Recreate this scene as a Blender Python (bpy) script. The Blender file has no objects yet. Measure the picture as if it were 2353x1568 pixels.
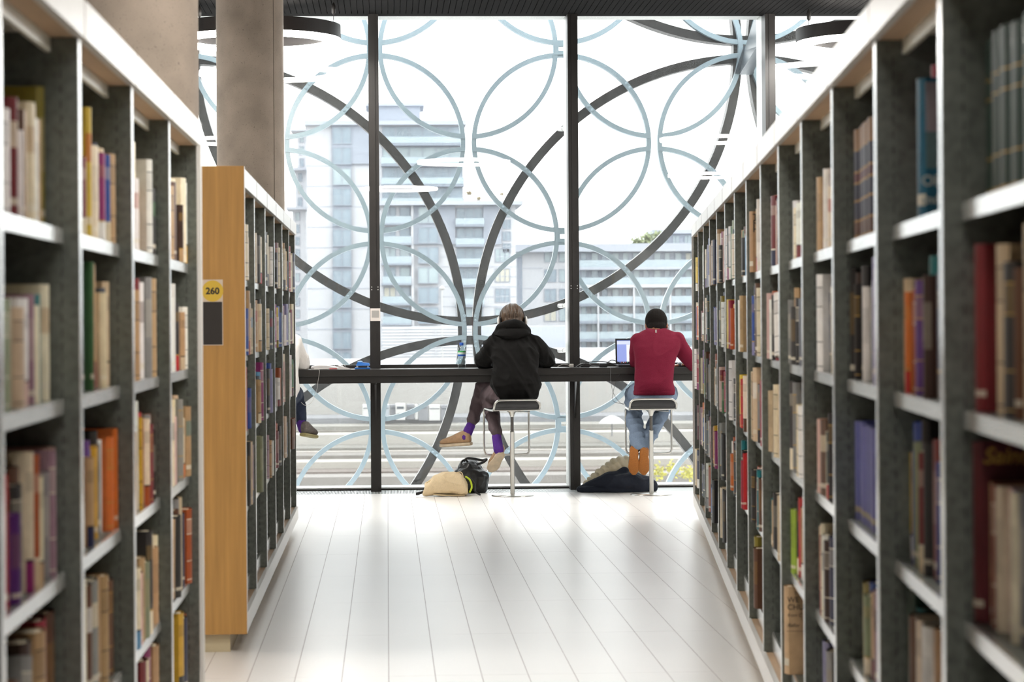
import bpy, bmesh, math, random
from mathutils import Vector, Matrix, noise
random.seed(7)
SC = bpy.context.scene
COL = SC.collection
PI = math.pi

# ------------------------------------------------------------ camera, world, exposure
FPX, CX, CY, CAMH, ROLL, YAW = 5556.0, 1176.5, 733.0, 1.315, 0.0068, 0.0517
cam_d = bpy.data.cameras.new('camera')
cam_d.sensor_fit = 'HORIZONTAL'; cam_d.sensor_width = 36.0
cam_d.lens = FPX * 36.0 / 2353.0
cam_d.shift_y = -(784.0 - CY) / 2353.0
cam_d.clip_start = 0.05; cam_d.clip_end = 2000
cam_d.dof.use_dof = True
cam_d.dof.focus_distance = 17.6
cam_d.dof.aperture_fstop = 6.3
cam = bpy.data.objects.new('camera', cam_d)
COL.objects.link(cam)
cam.location = (0, 0, CAMH)
cam.rotation_mode = 'QUATERNION'
cam.rotation_quaternion = (Matrix.Rotation(-YAW, 3, 'Z') @ Matrix.Rotation(PI / 2, 3, 'X') @ Matrix.Rotation(-ROLL, 3, 'Z')).to_quaternion()
SC.camera = cam

world = bpy.data.worlds.new('overcast_sky'); SC.world = world
world.use_nodes = True
bgn = world.node_tree.nodes['Background']
bgn.inputs[0].default_value = (0.985, 0.995, 1.0, 1)
bgn.inputs[1].default_value = 3.2

SC.view_settings.view_transform = 'Standard'
SC.view_settings.look = 'None'
SC.view_settings.exposure = 0.25
SC.view_settings.gamma = 1.0
SC.view_settings.use_curve_mapping = False
SC.cycles.use_denoising = True
SC.cycles.max_bounces = 6
SC.cycles.diffuse_bounces = 3
SC.cycles.glossy_bounces = 3
SC.cycles.transmission_bounces = 3
SC.cycles.use_adaptive_sampling = True
SC.cycles.adaptive_threshold = 0.09
SC.cycles.adaptive_min_samples = 16
SC.cycles.transparent_max_bounces = 10
SC.cycles.caustics_reflective = False
SC.cycles.caustics_refractive = False
SC.cycles.sample_clamp_indirect = 6.0

LAMP_STRENGTH = 70.0

# ------------------------------------------------------------ layout helpers (pixel of the photo -> place in the room)
_c, _s = math.cos(YAW), math.sin(YAW)
def ray(u, v):
    du, dv = u - CX, v - CY
    a, b = du - ROLL * dv, dv + ROLL * du
    x, y, z = a / FPX, 1.0, -b / FPX
    return Vector((x * _c + y * _s, -x * _s + y * _c, z))
def onY(u, v, Y):
    d = ray(u, v); t = Y / d.y
    return Vector((d.x * t, Y, CAMH + d.z * t))
def proj(p):
    x = p[0] * _c - p[1] * _s; y = p[0] * _s + p[1] * _c; z = p[2] - CAMH
    if y < 0.05: return (-9e9, -9e9, y)
    a, b = FPX * x / y, -FPX * z / y
    return (CX + a + ROLL * b, CY + b - ROLL * a, y)

# ------------------------------------------------------------ materials
_M = {}
def srgb(r, g, b):
    f = lambda c: (c / 255 / 12.92) if c / 255 <= 0.04045 else ((c / 255 + 0.055) / 1.055) ** 2.4
    return (f(r), f(g), f(b))
def mat(name, col=(0.5, 0.5, 0.5), rough=0.5, metal=0.0, var=0.0, scale=20.0, stretch=(1, 1, 1), bump=0.0, spec=0.5,
        emit=None, estr=0.0, attr=None, coat=0.0, detail=6.0, rvar=0.0):
    if name in _M: return _M[name]
    m = bpy.data.materials.new(name); m.use_nodes = True
    nt = m.node_tree; N = nt.nodes; L = nt.links
    b = N['Principled BSDF']
    b.inputs['Base Color'].default_value = (*col, 1)
    b.inputs['Roughness'].default_value = rough
    b.inputs['Metallic'].default_value = metal
    b.inputs['Specular IOR Level'].default_value = spec
    b.inputs['Coat Weight'].default_value = coat
    if emit:
        b.inputs['Emission Color'].default_value = (*emit, 1); b.inputs['Emission Strength'].default_value = estr
    src = None
    if attr:
        at = N.new('ShaderNodeAttribute'); at.attribute_name = attr
        src = at.outputs['Color']
        L.new(src, b.inputs['Base Color'])
    if var or bump or rvar:
        tc = N.new('ShaderNodeTexCoord'); mp = N.new('ShaderNodeMapping')
        mp.inputs['Scale'].default_value = stretch
        L.new(tc.outputs['Object'], mp.inputs['Vector'])
        nz = N.new('ShaderNodeTexNoise'); nz.inputs['Scale'].default_value = scale; nz.inputs['Detail'].default_value = detail
        L.new(mp.outputs[0], nz.inputs['Vector'])
        if var:
            rp = N.new('ShaderNodeMapRange'); rp.inputs['From Min'].default_value = 0.3; rp.inputs['From Max'].default_value = 0.7
            rp.inputs['To Min'].default_value = 1 - var; rp.inputs['To Max'].default_value = 1 + var
            L.new(nz.outputs['Fac'], rp.inputs['Value'])
            mx = N.new('ShaderNodeMix'); mx.data_type = 'RGBA'; mx.blend_type = 'MULTIPLY'; mx.inputs['Factor'].default_value = 1
            if src: L.new(src, mx.inputs['A'])
            else: mx.inputs['A'].default_value = (*col, 1)
            L.new(rp.outputs[0], mx.inputs['B']); L.new(mx.outputs['Result'], b.inputs['Base Color'])
        if rvar:
            rr = N.new('ShaderNodeMapRange'); rr.inputs['From Min'].default_value = 0.3; rr.inputs['From Max'].default_value = 0.7
            rr.inputs['To Min'].default_value = max(0.02, rough - rvar); rr.inputs['To Max'].default_value = rough + rvar
            L.new(nz.outputs['Fac'], rr.inputs['Value']); L.new(rr.outputs[0], b.inputs['Roughness'])
        if bump:
            bp = N.new('ShaderNodeBump'); bp.inputs['Strength'].default_value = bump; bp.inputs['Distance'].default_value = 0.01
            L.new(nz.outputs['Fac'], bp.inputs['Height']); L.new(bp.outputs[0], b.inputs['Normal'])
    _M[name] = m
    return m

def glass_mat(name, tint=(1, 1, 1), veil=0.0, refl=1.0, rough=0.0):
    """thin pane: transmits straight through, mirrors by Fresnel, a translucent share imitates bright haze"""
    if name in _M: return _M[name]
    m = bpy.data.materials.new(name); m.use_nodes = True
    nt = m.node_tree; N = nt.nodes; L = nt.links
    for n in list(N): N.remove(n)
    out = N.new('ShaderNodeOutputMaterial')
    tr = N.new('ShaderNodeBsdfTransparent'); tr.inputs[0].default_value = (*tint, 1)
    gl = N.new('ShaderNodeBsdfGlossy'); gl.inputs['Roughness'].default_value = rough
    fr = N.new('ShaderNodeFresnel'); fr.inputs[0].default_value = 1.5
    mu = N.new('ShaderNodeMath'); mu.operation = 'MULTIPLY'; mu.inputs[1].default_value = refl
    ge = N.new('ShaderNodeNewGeometry'); iv = N.new('ShaderNodeMath'); iv.operation = 'SUBTRACT'; iv.inputs[0].default_value = 1.0
    L.new(ge.outputs['Backfacing'], iv.inputs[1])
    m0 = N.new('ShaderNodeMath'); m0.operation = 'MULTIPLY'; L.new(fr.outputs[0], m0.inputs[0]); L.new(iv.outputs[0], m0.inputs[1])
    L.new(m0.outputs[0], mu.inputs[0])
    m1 = N.new('ShaderNodeMixShader')
    L.new(mu.outputs[0], m1.inputs[0]); L.new(tr.outputs[0], m1.inputs[1]); L.new(gl.outputs[0], m1.inputs[2])
    last = m1
    if veil:
        tl = N.new('ShaderNodeBsdfTranslucent'); tl.inputs[0].default_value = (1, 1, 1, 1)
        m2 = N.new('ShaderNodeMixShader')
        tc = N.new('ShaderNodeTexCoord'); mp = N.new('ShaderNodeMapping'); mp.inputs['Scale'].default_value = (9, 9, 0.35)
        nz = N.new('ShaderNodeTexNoise'); nz.inputs['Scale'].default_value = 3.0; nz.inputs['Detail'].default_value = 5
        rp = N.new('ShaderNodeMapRange'); rp.inputs['From Min'].default_value = 0.3; rp.inputs['From Max'].default_value = 0.75
        rp.inputs['To Min'].default_value = veil * 0.75; rp.inputs['To Max'].default_value = veil * 1.35
        L.new(tc.outputs['Object'], mp.inputs[0]); L.new(mp.outputs[0], nz.inputs['Vector']); L.new(nz.outputs['Fac'], rp.inputs['Value'])
        L.new(rp.outputs[0], m2.inputs[0]); L.new(m1.outputs[0], m2.inputs[1]); L.new(tl.outputs[0], m2.inputs[2])
        last = m2
    L.new(last.outputs[0], out.inputs['Surface'])
    _M[name] = m
    return m

# ------------------------------------------------------------ mesh builder
class MB:
    def __init__(self): self.v = []; self.f = []; self.mi = []; self.sm = []; self.fc = []
    def add(self, vs, fs, mi=0, smooth=False, cols=None):
        o = len(self.v); self.v += [Vector(p) for p in vs]
        for k, f in enumerate(fs):
            self.f.append([i + o for i in f]); self.mi.append(mi); self.sm.append(smooth)
            self.fc.append(cols[k] if cols else None)
        return self
    def hexa(self, c, mi=0, cols=None):
        """8 corners: bottom 4 in order, top 4 in order"""
        return self.add(c, [(0, 3, 2, 1), (4, 5, 6, 7), (0, 1, 5, 4), (1, 2, 6, 5), (2, 3, 7, 6), (3, 0, 4, 7)], mi, False, cols)
    def box(self, x0, x1, y0, y1, z0, z1, mi=0, T=None):
        c = [(x0, y0, z0), (x1, y0, z0), (x1, y1, z0), (x0, y1, z0), (x0, y0, z1), (x1, y0, z1), (x1, y1, z1), (x0, y1, z1)]
        if T: c = [T(*p) for p in c]
        return self.hexa(c, mi)
    def bbox(self, x0, x1, y0, y1, z0, z1, b=0.004, mi=0, T=None):
        """box with bevelled vertical and horizontal edges (chamfer)"""
        bm = bmesh.new(); bmesh.ops.create_cube(bm, size=1)
        for w in bm.verts:
            w.co = Vector(((x0 + x1) / 2 + w.co.x * (x1 - x0), (y0 + y1) / 2 + w.co.y * (y1 - y0), (z0 + z1) / 2 + w.co.z * (z1 - z0)))
        bmesh.ops.bevel(bm, geom=bm.edges[:], offset=b, segments=2, affect='EDGES', profile=0.5)
        bm.verts.index_update()
        vs = [tuple(w.co) for w in bm.verts]
        if T: vs = [T(*p) for p in vs]
        self.add(vs, [[w.index for w in f.verts] for f in bm.faces], mi, False); bm.free(); return self
    def ring_pts(self, c, r, n, ax):
        ax = Vector(ax).normalized(); t = Vector((0, 0, 1)) if abs(ax.z) < 0.9 else Vector((1, 0, 0))
        a = ax.cross(t).normalized(); b = ax.cross(a)
        return [Vector(c) + a * (r * math.cos(2 * PI * k / n)) + b * (r * math.sin(2 * PI * k / n)) for k in range(n)]
    def cyl(self, p0, p1, r0, r1=None, n=16, mi=0, smooth=True):
        r1 = r0 if r1 is None else r1; ax = Vector(p1) - Vector(p0)
        A = self.ring_pts(p0, r0, n, ax); B = self.ring_pts(p1, r1, n, ax)
        fs = [(k, (k + 1) % n, n + (k + 1) % n, n + k) for k in range(n)]
        self.add(A + B, fs, mi, smooth)
        self.add(A, [list(range(n))[::-1]], mi); self.add(B, [list(range(n))], mi); return self
    def tube(self, pts, r, n=8, mi=0, closed=False, cap=True):
        pts = [Vector(p) for p in pts]; m = len(pts); rs = r if isinstance(r, (list, tuple)) else [r] * m
        rings = []; prev = None
        for i in range(m):
            if closed: t = pts[(i + 1) % m] - pts[i - 1]
            else: t = pts[min(i + 1, m - 1)] - pts[max(i - 1, 0)]
            t.normalize()
            if prev is None:
                up = Vector((0, 0, 1)) if abs(t.z) < 0.9 else Vector((1, 0, 0)); a = t.cross(up).normalized()
            else:
                a = (prev - t * prev.dot(t)).normalized()
            prev = a; b = t.cross(a)
            rings.append([pts[i] + a * (rs[i] * math.cos(2 * PI * k / n)) + b * (rs[i] * math.sin(2 * PI * k / n)) for k in range(n)])
        vs = [p for R in rings for p in R]; fs = []
        for i in range(m if closed else m - 1):
            j = (i + 1) % m
            for k in range(n): fs.append((i * n + k, i * n + (k + 1) % n, j * n + (k + 1) % n, j * n + k))
        self.add(vs, fs, mi, True)
        if cap and not closed:
            self.add(rings[0], [list(range(n))[::-1]], mi); self.add(rings[-1], [list(range(n))], mi)
        return self
    def lathe(self, prof, c=(0, 0, 0), n=24, mi=0, smooth=True):
        vs = []; fs = []; m = len(prof)
        for (r, z) in prof:
            for k in range(n): vs.append((c[0] + r * math.cos(2 * PI * k / n), c[1] + r * math.sin(2 * PI * k / n), c[2] + z))
        for i in range(m - 1):
            for k in range(n): fs.append((i * n + k, i * n + (k + 1) % n, (i + 1) * n + (k + 1) % n, (i + 1) * n + k))
        self.add(vs, fs, mi, smooth)
        if prof[0][0] > 1e-5: self.add(vs[:n], [list(range(n))[::-1]], mi)
        if prof[-1][0] > 1e-5: self.add(vs[-n:], [list(range(n))], mi)
        return self
    def annulus(self, c, rin, rout, d, n=96, mi=0, ax='Y'):
        """flat ring of rectangular section, depth d along the axis (from c towards +axis)"""
        P = []
        for (r, y) in ((rin, 0), (rout, 0), (rout, d), (rin, d)):
            for k in range(n):
                t = 2 * PI * k / n
                if ax == 'Y': P.append((c[0] + r * math.cos(t), c[1] + y, c[2] + r * math.sin(t)))
                else: P.append((c[0] + r * math.cos(t), c[1] + r * math.sin(t), c[2] + y))
        fs = []
        for q in range(4):
            w = (q + 1) % 4
            for k in range(n): fs.append((q * n + k, q * n + (k + 1) % n, w * n + (k + 1) % n, w * n + k))
        return self.add(P, fs, mi, False)
    def arc(self, c, rin, rout, d, t0, t1, n=48, mi=0):
        P = []; fs = []; m = n + 1
        for (r, y) in ((rin, 0), (rout, 0), (rout, d), (rin, d)):
            for k in range(m):
                t = t0 + (t1 - t0) * k / n; P.append((c[0] + r * math.cos(t), c[1] + y, c[2] + r * math.sin(t)))
        for q in range(4):
            w = (q + 1) % 4
            for k in range(n): fs.append((q * m + k, q * m + k + 1, w * m + k + 1, w * m + k))
        fs.append((0, m, 2 * m, 3 * m)); fs.append((n, m + n, 2 * m + n, 3 * m + n))
        return self.add(P, fs, mi, False)
    def sphere(self, c, r, n=12, m=8, mi=0, sc=(1, 1, 1)):
        vs = []; fs = []
        for i in range(1, m):
            a = PI * i / m
            for k in range(n): vs.append((c[0] + r * sc[0] * math.sin(a) * math.cos(2 * PI * k / n), c[1] + r * sc[1] * math.sin(a) * math.sin(2 * PI * k / n), c[2] + r * sc[2] * math.cos(a)))
        vs.append((c[0], c[1], c[2] + r * sc[2])); vs.append((c[0], c[1], c[2] - r * sc[2])); t = len(vs) - 2
        for i in range(m - 2):
            for k in range(n): fs.append((i * n + k, (i + 1) * n + k, (i + 1) * n + (k + 1) % n, i * n + (k + 1) % n))
        for k in range(n):
            fs.append((t, k, (k + 1) % n)); fs.append((t + 1, (m - 2) * n + (k + 1) % n, (m - 2) * n + k))
        return self.add(vs, fs, mi, True)
    def mesh(self, name, mats, origin=None, recalc=True, color=None):
        me = bpy.data.meshes.new(name)
        o = Vector(origin) if origin is not None else Vector((0, 0, 0))
        me.from_pydata([p - o for p in self.v], [], self.f)
        for m in (mats if isinstance(mats, (list, tuple)) else [mats]): me.materials.append(m)
        me.polygons.foreach_set('material_index', self.mi)
        me.polygons.foreach_set('use_smooth', self.sm)
        if recalc:
            bm = bmesh.new(); bm.from_mesh(me); bmesh.ops.recalc_face_normals(bm, faces=bm.faces[:]); bm.to_mesh(me); bm.free()
        if color:
            ca = me.color_attributes.new(color, 'FLOAT_COLOR', 'CORNER')
            for p in me.polygons:
                c = self.fc[p.index] or (0.5, 0.5, 0.5)
                for li in p.loop_indices: ca.data[li].color = (*c, 1)
        me.update()
        return me
    def build(self, name, mats, parent=None, origin=None, recalc=True, color=None):
        return link(name, self.mesh(name, mats, origin, recalc, color), parent, origin)

def link(name, me, parent=None, origin=None):
    ob = bpy.data.objects.new(name, me); COL.objects.link(ob)
    o = Vector(origin) if origin is not None else Vector((0, 0, 0))
    if parent is not None:
        ob.parent = parent; ob.location = o - world_loc(parent)
    else: ob.location = o
    return ob
def world_loc(ob):
    p = Vector((0, 0, 0))
    while ob is not None: p += Vector(ob.location); ob = ob.parent
    return p
def empty(name, loc=(0, 0, 0), parent=None):
    return link(name, None, parent, loc)
def tag(o, label=None, cat=None, group=None, kind=None):
    if label: o['label'] = label
    if cat: o['category'] = cat
    if group: o['group'] = group
    if kind: o['kind'] = kind
    return o
def base_of(pts):
    n = len(pts); return Vector((sum(p.x for p in pts) / n, sum(p.y for p in pts) / n, min(p.z for p in pts)))
def thing(mb, name, mats, label, cat, group=None, recalc=True, color=None):
    o = mb.build(name, mats, None, base_of(mb.v), recalc, color)
    return tag(o, label, cat, group)
def text_mesh(s, size, loc, ax_x, ax_y, name, m, parent, depth=0.0006, bold=0.0, align='CENTER', shear=0.0):
    cu = bpy.data.curves.new(name, 'FONT'); cu.body = s; cu.size = size; cu.extrude = depth; cu.align_x = align; cu.align_y = 'CENTER'
    cu.offset = bold; cu.resolution_u = 4; cu.shear = shear
    tmp = bpy.data.objects.new('tmp_text', cu); COL.objects.link(tmp)
    bpy.context.view_layer.update()
    me = bpy.data.meshes.new_from_object(tmp.evaluated_get(bpy.context.evaluated_depsgraph_get()))
    bpy.data.objects.remove(tmp); bpy.data.curves.remove(cu)
    X = Vector(ax_x).normalized(); Y = Vector(ax_y).normalized(); Z = X.cross(Y)
    for v in me.vertices: v.co = X * v.co.x + Y * v.co.y + Z * v.co.z
    me.materials.clear(); me.materials.append(m); me.name = name
    return link(name, me, parent, loc)
# ------------------------------------------------------------ room shell
M_tile = mat('white_porcelain', (0.90, 0.888, 0.865), 0.30, var=0.012, scale=1.5, spec=0.5)
M_grout = mat('grout', srgb(120, 92, 92), 0.8)
M_dark = mat('dark_ceiling', (0.010, 0.0095, 0.0095), 0.9, spec=0.05)
M_cgap = mat('ceiling_backing', (0.10, 0.098, 0.095), 0.9, spec=0.05)
M_black = mat('black_aluminium', (0.016, 0.014, 0.013), 0.4, var=0.15, scale=8)
M_silver = mat('silver_aluminium', (0.72, 0.72, 0.70), 0.4, metal=0.35)
M_wall = mat('white_plaster', (0.75, 0.73, 0.70), 0.8, var=0.03, scale=3)
M_concrete = None

TW, TL = 0.1715, 1.168
floor_mb = MB().box(-9, 12, -8, 18.275, -0.22, -0.0008)
floor = tag(floor_mb.build('floor', M_grout, None, (0, 0, -0.22)), kind='structure')
tile_me = MB().box(-TW / 2 + 0.0009, TW / 2 - 0.0009, -TL / 2 + 0.0011, TL / 2 - 0.0011, -0.008, 0.0).mesh('tile', M_tile)
cand = []
for j in range(-9, 9):
    yc = 8.925 + TL * (j + 0.5)
    if yc + TL / 2 > 18.3: continue
    for i in range(-52, 70):
        xc = -0.002 + TW * (i + 0.5)
        u, v, d = proj((xc, yc, 0))
        vis = d > 1 and -60 < u < 2420 and v < 1640 and xc > -0.75 and xc < 0.62 + 0.0959 * yc
        cand.append((0 if vis else 1, d if d > 0 else 99 - d, xc, yc))
cand.sort()
fld = MB()
for k, (nv, d, xc, yc) in enumerate(cand):
    if k < 300:
        t = link('tile', tile_me, floor, (xc, yc, 0))
    else:
        fld.box(xc - TW / 2 + .0007, xc + TW / 2 - .0007, yc - TL / 2 + .0005, yc + TL / 2 - .0005, -.008, 0)
tag(fld.build('tile_field', M_tile, floor, recalc=False), kind='stuff')
# trench grille along the glass
gr = MB().box(-6, 8, 18.275, 18.68, -0.22, -0.03)
trim1 = tag(gr.build('trim_1', mat('grille_pit', (0.02, 0.03, 0.03), 0.7), None, (0, 18.275, -0.22)), kind='structure')
bars = MB(); x = -2.2
while x < 4.6:
    bars.box(x, x + 0.0075, 18.287, 18.655, -0.02, 0.0); x += 0.0112
tag(bars.build('grille_bars', mat('grille_metal', (0.72, 0.74, 0.73), 0.4, 0.5), trim1, recalc=False), kind='stuff')
MB().box(-6, 8, 18.275, 18.287, -0.03, 0.0).box(-6, 8, 18.655, 18.68, -0.03, 0.0).build('grille_frame', M_silver, trim1)

# window wall
win = tag(empty('window_1', (0, 18.5, 0)), kind='structure')
MUL = [-0.09 + 1.527 * k for k in range(-4, 6)]
for X in MUL:
    m = MB().box(X - .039, X + .039, 18.50, 18.68, -0.02, 3.9).box(X - .012, X + .012, 18.494, 18.5, 0.0, 3.66)
    m.build('mullion', M_black, win, (X, 18.5, 0))
    MB().box(X - .036, X + .036, 18.70, 18.97, -0.02, 3.9).build('mullion_cap', M_silver, win, (X, 18.7, 0))
M_glass = glass_mat('window_glass', (0.97, 0.985, 0.98), veil=0.024, refl=1.3)  # translucent mix imitates the hazy veil of bright sky over the panes
for a, b in zip(MUL[:-1], MUL[1:]):
    MB().box(a + .039, b - .039, 18.683, 18.695, 0.02, 3.72).build('glass_pane', M_glass, win, ((a + b) / 2, 18.69, 0.02))
    MB().box(a + .039, b - .039, 18.60, 18.675, 0.925, 0.968).build('transom', M_black, win, ((a + b) / 2, 18.6, 0.925))
    MB().box(a + .039, b - .039, 18.70, 18.98, -0.03, 0.018).build('sill', M_silver, win, ((a + b) / 2, 18.7, 0))
    MB().box(a + .039, b - .039, 18.66, 18.70, -0.03, 0.012).build('sill_seal', M_black, win, ((a + b) / 2, 18.66, 0))
    MB().box(a + .039, b - .039, 18.70, 18.97, 3.665, 3.9).build('head_frame', M_silver, win, ((a + b) / 2, 18.7, 3.665))
for X, d in ((MUL[4], 1), (MUL[5], 1)):   # fixings on the mullion faces
    for dx in (-.024, .024):
        for dz in (0, .02):
            MB().cyl((X + dx, 18.5, 1.545 + dz), (X + dx, 18.495, 1.545 + dz), 0.004, n=8).build('screw', M_silver, win, (X + dx, 18.5, 1.545 + dz))

# ceiling of dark slats
ce = MB().box(-9, 12, -8, 18.66, 3.68, 3.95)
ceil = tag(ce.build('ceiling', M_cgap, None, (0, 0, 3.68)), kind='structure')
sl_me = MB().box(-.0208, .0208, -4.5, 0, 0, 0.035).mesh('slat', M_dark)
k = 0
x = -2.3
while x < 4.5:
    link('slat', sl_me, ceil, (x, 18.5, 3.652)); x += 0.046
MB().box(-9, 12, -8, 13.99, 3.652, 3.679).build('slat_field', M_dark, ceil, (0, 0, 3.652))
MB().box(-9, 12, 18.5, 18.66, 3.655, 3.679).build('edge_trim', M_dark, ceil, (0, 18.5, 3.655))
for nm, a in (('wall_left', (-9.2, -9, -8, 18.6, -.2, 3.9)), ('wall_right', (12, 12.2, -8, 18.6, -.2, 3.9)), ('wall_back', (-9.2, 12.2, -8.2, -8, -.2, 3.9))):
    tag(MB().box(*a).build(nm, M_wall, None, (a[0], a[2], -.2)), kind='structure')

# concrete columns
def concrete():
    m = mat('cast_concrete', srgb(180, 165, 150), 0.72, var=0.16, scale=5, bump=0.15)
    nt = m.node_tree; N = nt.nodes; L = nt.links; b = N['Principled BSDF']
    old = b.inputs['Base Color'].links[0].from_socket
    tc = N.new('ShaderNodeTexCoord')
    def pits(scale, lo, hi, dark, prev):
        mp = N.new('ShaderNodeMapping'); mp.inputs['Scale'].default_value = (1, 1, 0.8)
        n1 = N.new('ShaderNodeTexNoise'); n1.inputs['Scale'].default_value = scale; n1.inputs['Detail'].default_value = 1.5
        L.new(tc.outputs['Object'], mp.inputs[0]); L.new(mp.outputs[0], n1.inputs['Vector'])
        r = N.new('ShaderNodeMapRange'); r.inputs['From Min'].default_value = lo; r.inputs['From Max'].default_value = hi
        r.inputs['To Min'].default_value = 1; r.inputs['To Max'].default_value = dark
        L.new(n1.outputs['Fac'], r.inputs['Value'])
        mx = N.new('ShaderNodeMix'); mx.data_type = 'RGBA'; mx.blend_type = 'MULTIPLY'; mx.inputs['Factor'].default_value = 1
        L.new(prev, mx.inputs['A']); L.new(r.outputs[0], mx.inputs['B'])
        return mx.outputs['Result']
    c1 = pits(95, 0.70, 0.77, 0.55, old)
    c2 = pits(170, 0.62, 0.75, 0.75, c1)
    L.new(c2, b.inputs['Base Color'])
    return m
M_concrete = concrete()
def column(u0, u1, Y, label, seam):
    a = onY(u0, 300, Y); b = onY(u1, 300, Y); X = (a.x + b.x) / 2; r = (b.x - a.x) / 2
    n = 64; prof = [(r, -0.2), (r, 3.70)]
    m = MB().lathe(prof, (X, Y, 0), n)
    o = m.build('column', M_concrete, None, (X, Y, 0)); tag(o, kind='structure')
    o['label'] = label
    t = seam; p = Vector((X + r * math.cos(t), Y + r * math.sin(t), 0)); q = Vector((math.cos(t), math.sin(t), 0)); w = Vector((-q.y, q.x, 0))
    MB().hexa([p - q * .004 - w * .002, p + q * .0012 - w * .002, p + q * .0012 + w * .002, p - q * .004 + w * .002,
               *[z + Vector((0, 0, 3.65)) for z in (p - q * .004 - w * .002, p + q * .0012 - w * .002, p + q * .0012 + w * .002, p - q * .004 + w * .002)]]).build('formwork_seam', mat('seam', srgb(120, 110, 98), 0.8), o, p)
    return o
column(498, 653, 16.55, 'round concrete column near the window behind the far-left bookcase', -0.75)
column(176, 457, 8.45, 'wide blurred concrete column between the two left bookcases', -2.4)

# ------------------------------------------------------------ facade screen of steel rings outside the glass
M_ring = mat('pale_ring_aluminium', srgb(140, 158, 168), 0.42, metal=0.25, var=0.06, scale=3)
M_bring = mat('dark_ring_steel', srgb(24, 22, 20), 0.4, metal=0.3, var=0.3, scale=2)
scr = tag(empty('facade_screen', (1.45, 20.0, 0)), 'facade screen of interlocking silver and black metal rings outside the window', 'screen')
NX, NZ, GX, GZ = 0.686, 1.2185, 0.7722, 0.7785
YS, YB = 20.0, 20.07
big = []
for (i, j) in ((-3, 0), (3, 0), (0, 3), (0, -3), (6, 3), (3, 6), (-3, 6), (-6, 3), (6, -3)):
    cx, cz = NX + i * GX, NZ + j * GZ
    R = 2.257
    big.append((cx, cz, R))
    MB().annulus((cx, YB, cz), R - 0.036, R + 0.036, 0.16, 160).build('black_ring', M_bring, scr, (cx, YB, cz))
r_s = 0.727
for i in range(-5, 6):
    for j in range(-3, 5):
        if (i + j) % 2 == 0: continue
        cx, cz = NX + i * GX, NZ + j * GZ
        if cz < -1.0 or cz > 4.6 or cx < -2.9: continue
        YS = 20.0 + (.007 if i % 2 else 0)
        if i % 2: o = MB().annulus((cx, YS, cz), r_s - 0.019, r_s + 0.019, 0.075, 96).build('silver_ring', M_ring, scr, (cx, YS, cz))
        else:      # these rings stop short of their neighbours at top and bottom: two half arcs
            e = 0.041
            MB().arc((cx, YS, cz), r_s - .019, r_s + .019, .075, PI / 2 + e, 3 * PI / 2 - e).build('silver_arc', M_ring, scr, (cx, YS, cz))
            o = MB().arc((cx, YS, cz), r_s - .019, r_s + .019, .075, -PI / 2 + e, PI / 2 - e).build('silver_arc', M_ring, scr, (cx, YS, cz))
        for (bx, bz, R) in big:
            d = math.hypot(bx - cx, bz - cz)
            if d < 1e-6 or d > r_s + R - 0.1 or d < abs(R - r_s) + 0.02: continue
            a = (d * d + r_s * r_s - R * R) / (2 * d); hh = math.sqrt(max(0, r_s * r_s - a * a))
            ex, ez = (bx - cx) / d, (bz - cz) / d
            for sgn in (-1, 1):
                px, pz = cx + ex * a - ez * hh * sgn, cz + ez * a + ex * hh * sgn
                if pz < 0 or pz > 3.7 or px < -2 or px > 4.3: continue
                cr = abs((px - cx) * (pz - bz) - (pz - cz) * (px - bx)) / (r_s * R)
                if cr < 0.55 or any(math.hypot(px - gx, pz - gz) < .25 for gx, gz in ((NX, NZ), (NX + 3 * GX, NZ + 3 * GZ), (NX - 3 * GX, NZ + 3 * GZ))): continue
                t = Vector((-(pz - cz), 0, px - cx)).normalized()
                bm_ = MB()
                for q in (-.022, .022):
                    c = Vector((px, YS - .002, pz)) + t * q
                    bm_.sphere(c, 0.013, 10, 6, sc=(1, 0.55, 1))
                bm_.build('bolt_pair', M_ring, o, (px, YS, pz))
for sx in (-1, 1):
    for sz in (-1, 1):
        for q in (.085, .125):
            c = Vector((NX + sx * .045, YS - .002, NZ + sz * q)); MB().sphere(c, .013, 10, 6, sc=(1, .55, 1)).build('node_bolt', M_ring, scr, c)
# connecting lugs where four silver rings meet, and stays back to the mullions
for (i, j) in ((1, 1), (1, 3), (1, -1), (-1, 1), (-1, -1), (-1, 3)):
    px, pz = NX + i * GX, NZ + j * GZ
    MB().box(px - .055, px + .02, 19.995, 20.06, pz - .05, pz - .018).box(px - .055, px + .02, 19.995, 20.06, pz + .018, pz + .05).box(px - .055, px - .02, 19.995, 20.06, pz - .018, pz + .018).build('ring_lug', M_ring, scr, (px, 20, pz))
for (u, v) in ((1293, 703), (1293, 806), (1292, 297)):
    a = onY(u - 8, v, 20.05); b = Vector((MUL[5] - .02, 18.95, a.z + .02))
    a2 = onY(u + 3, v, 19.6)
    MB().cyl(a, a2, 0.018, n=12).cyl(a2, b, 0.012, n=10).build('stay_rod', M_silver, scr, a)
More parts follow.
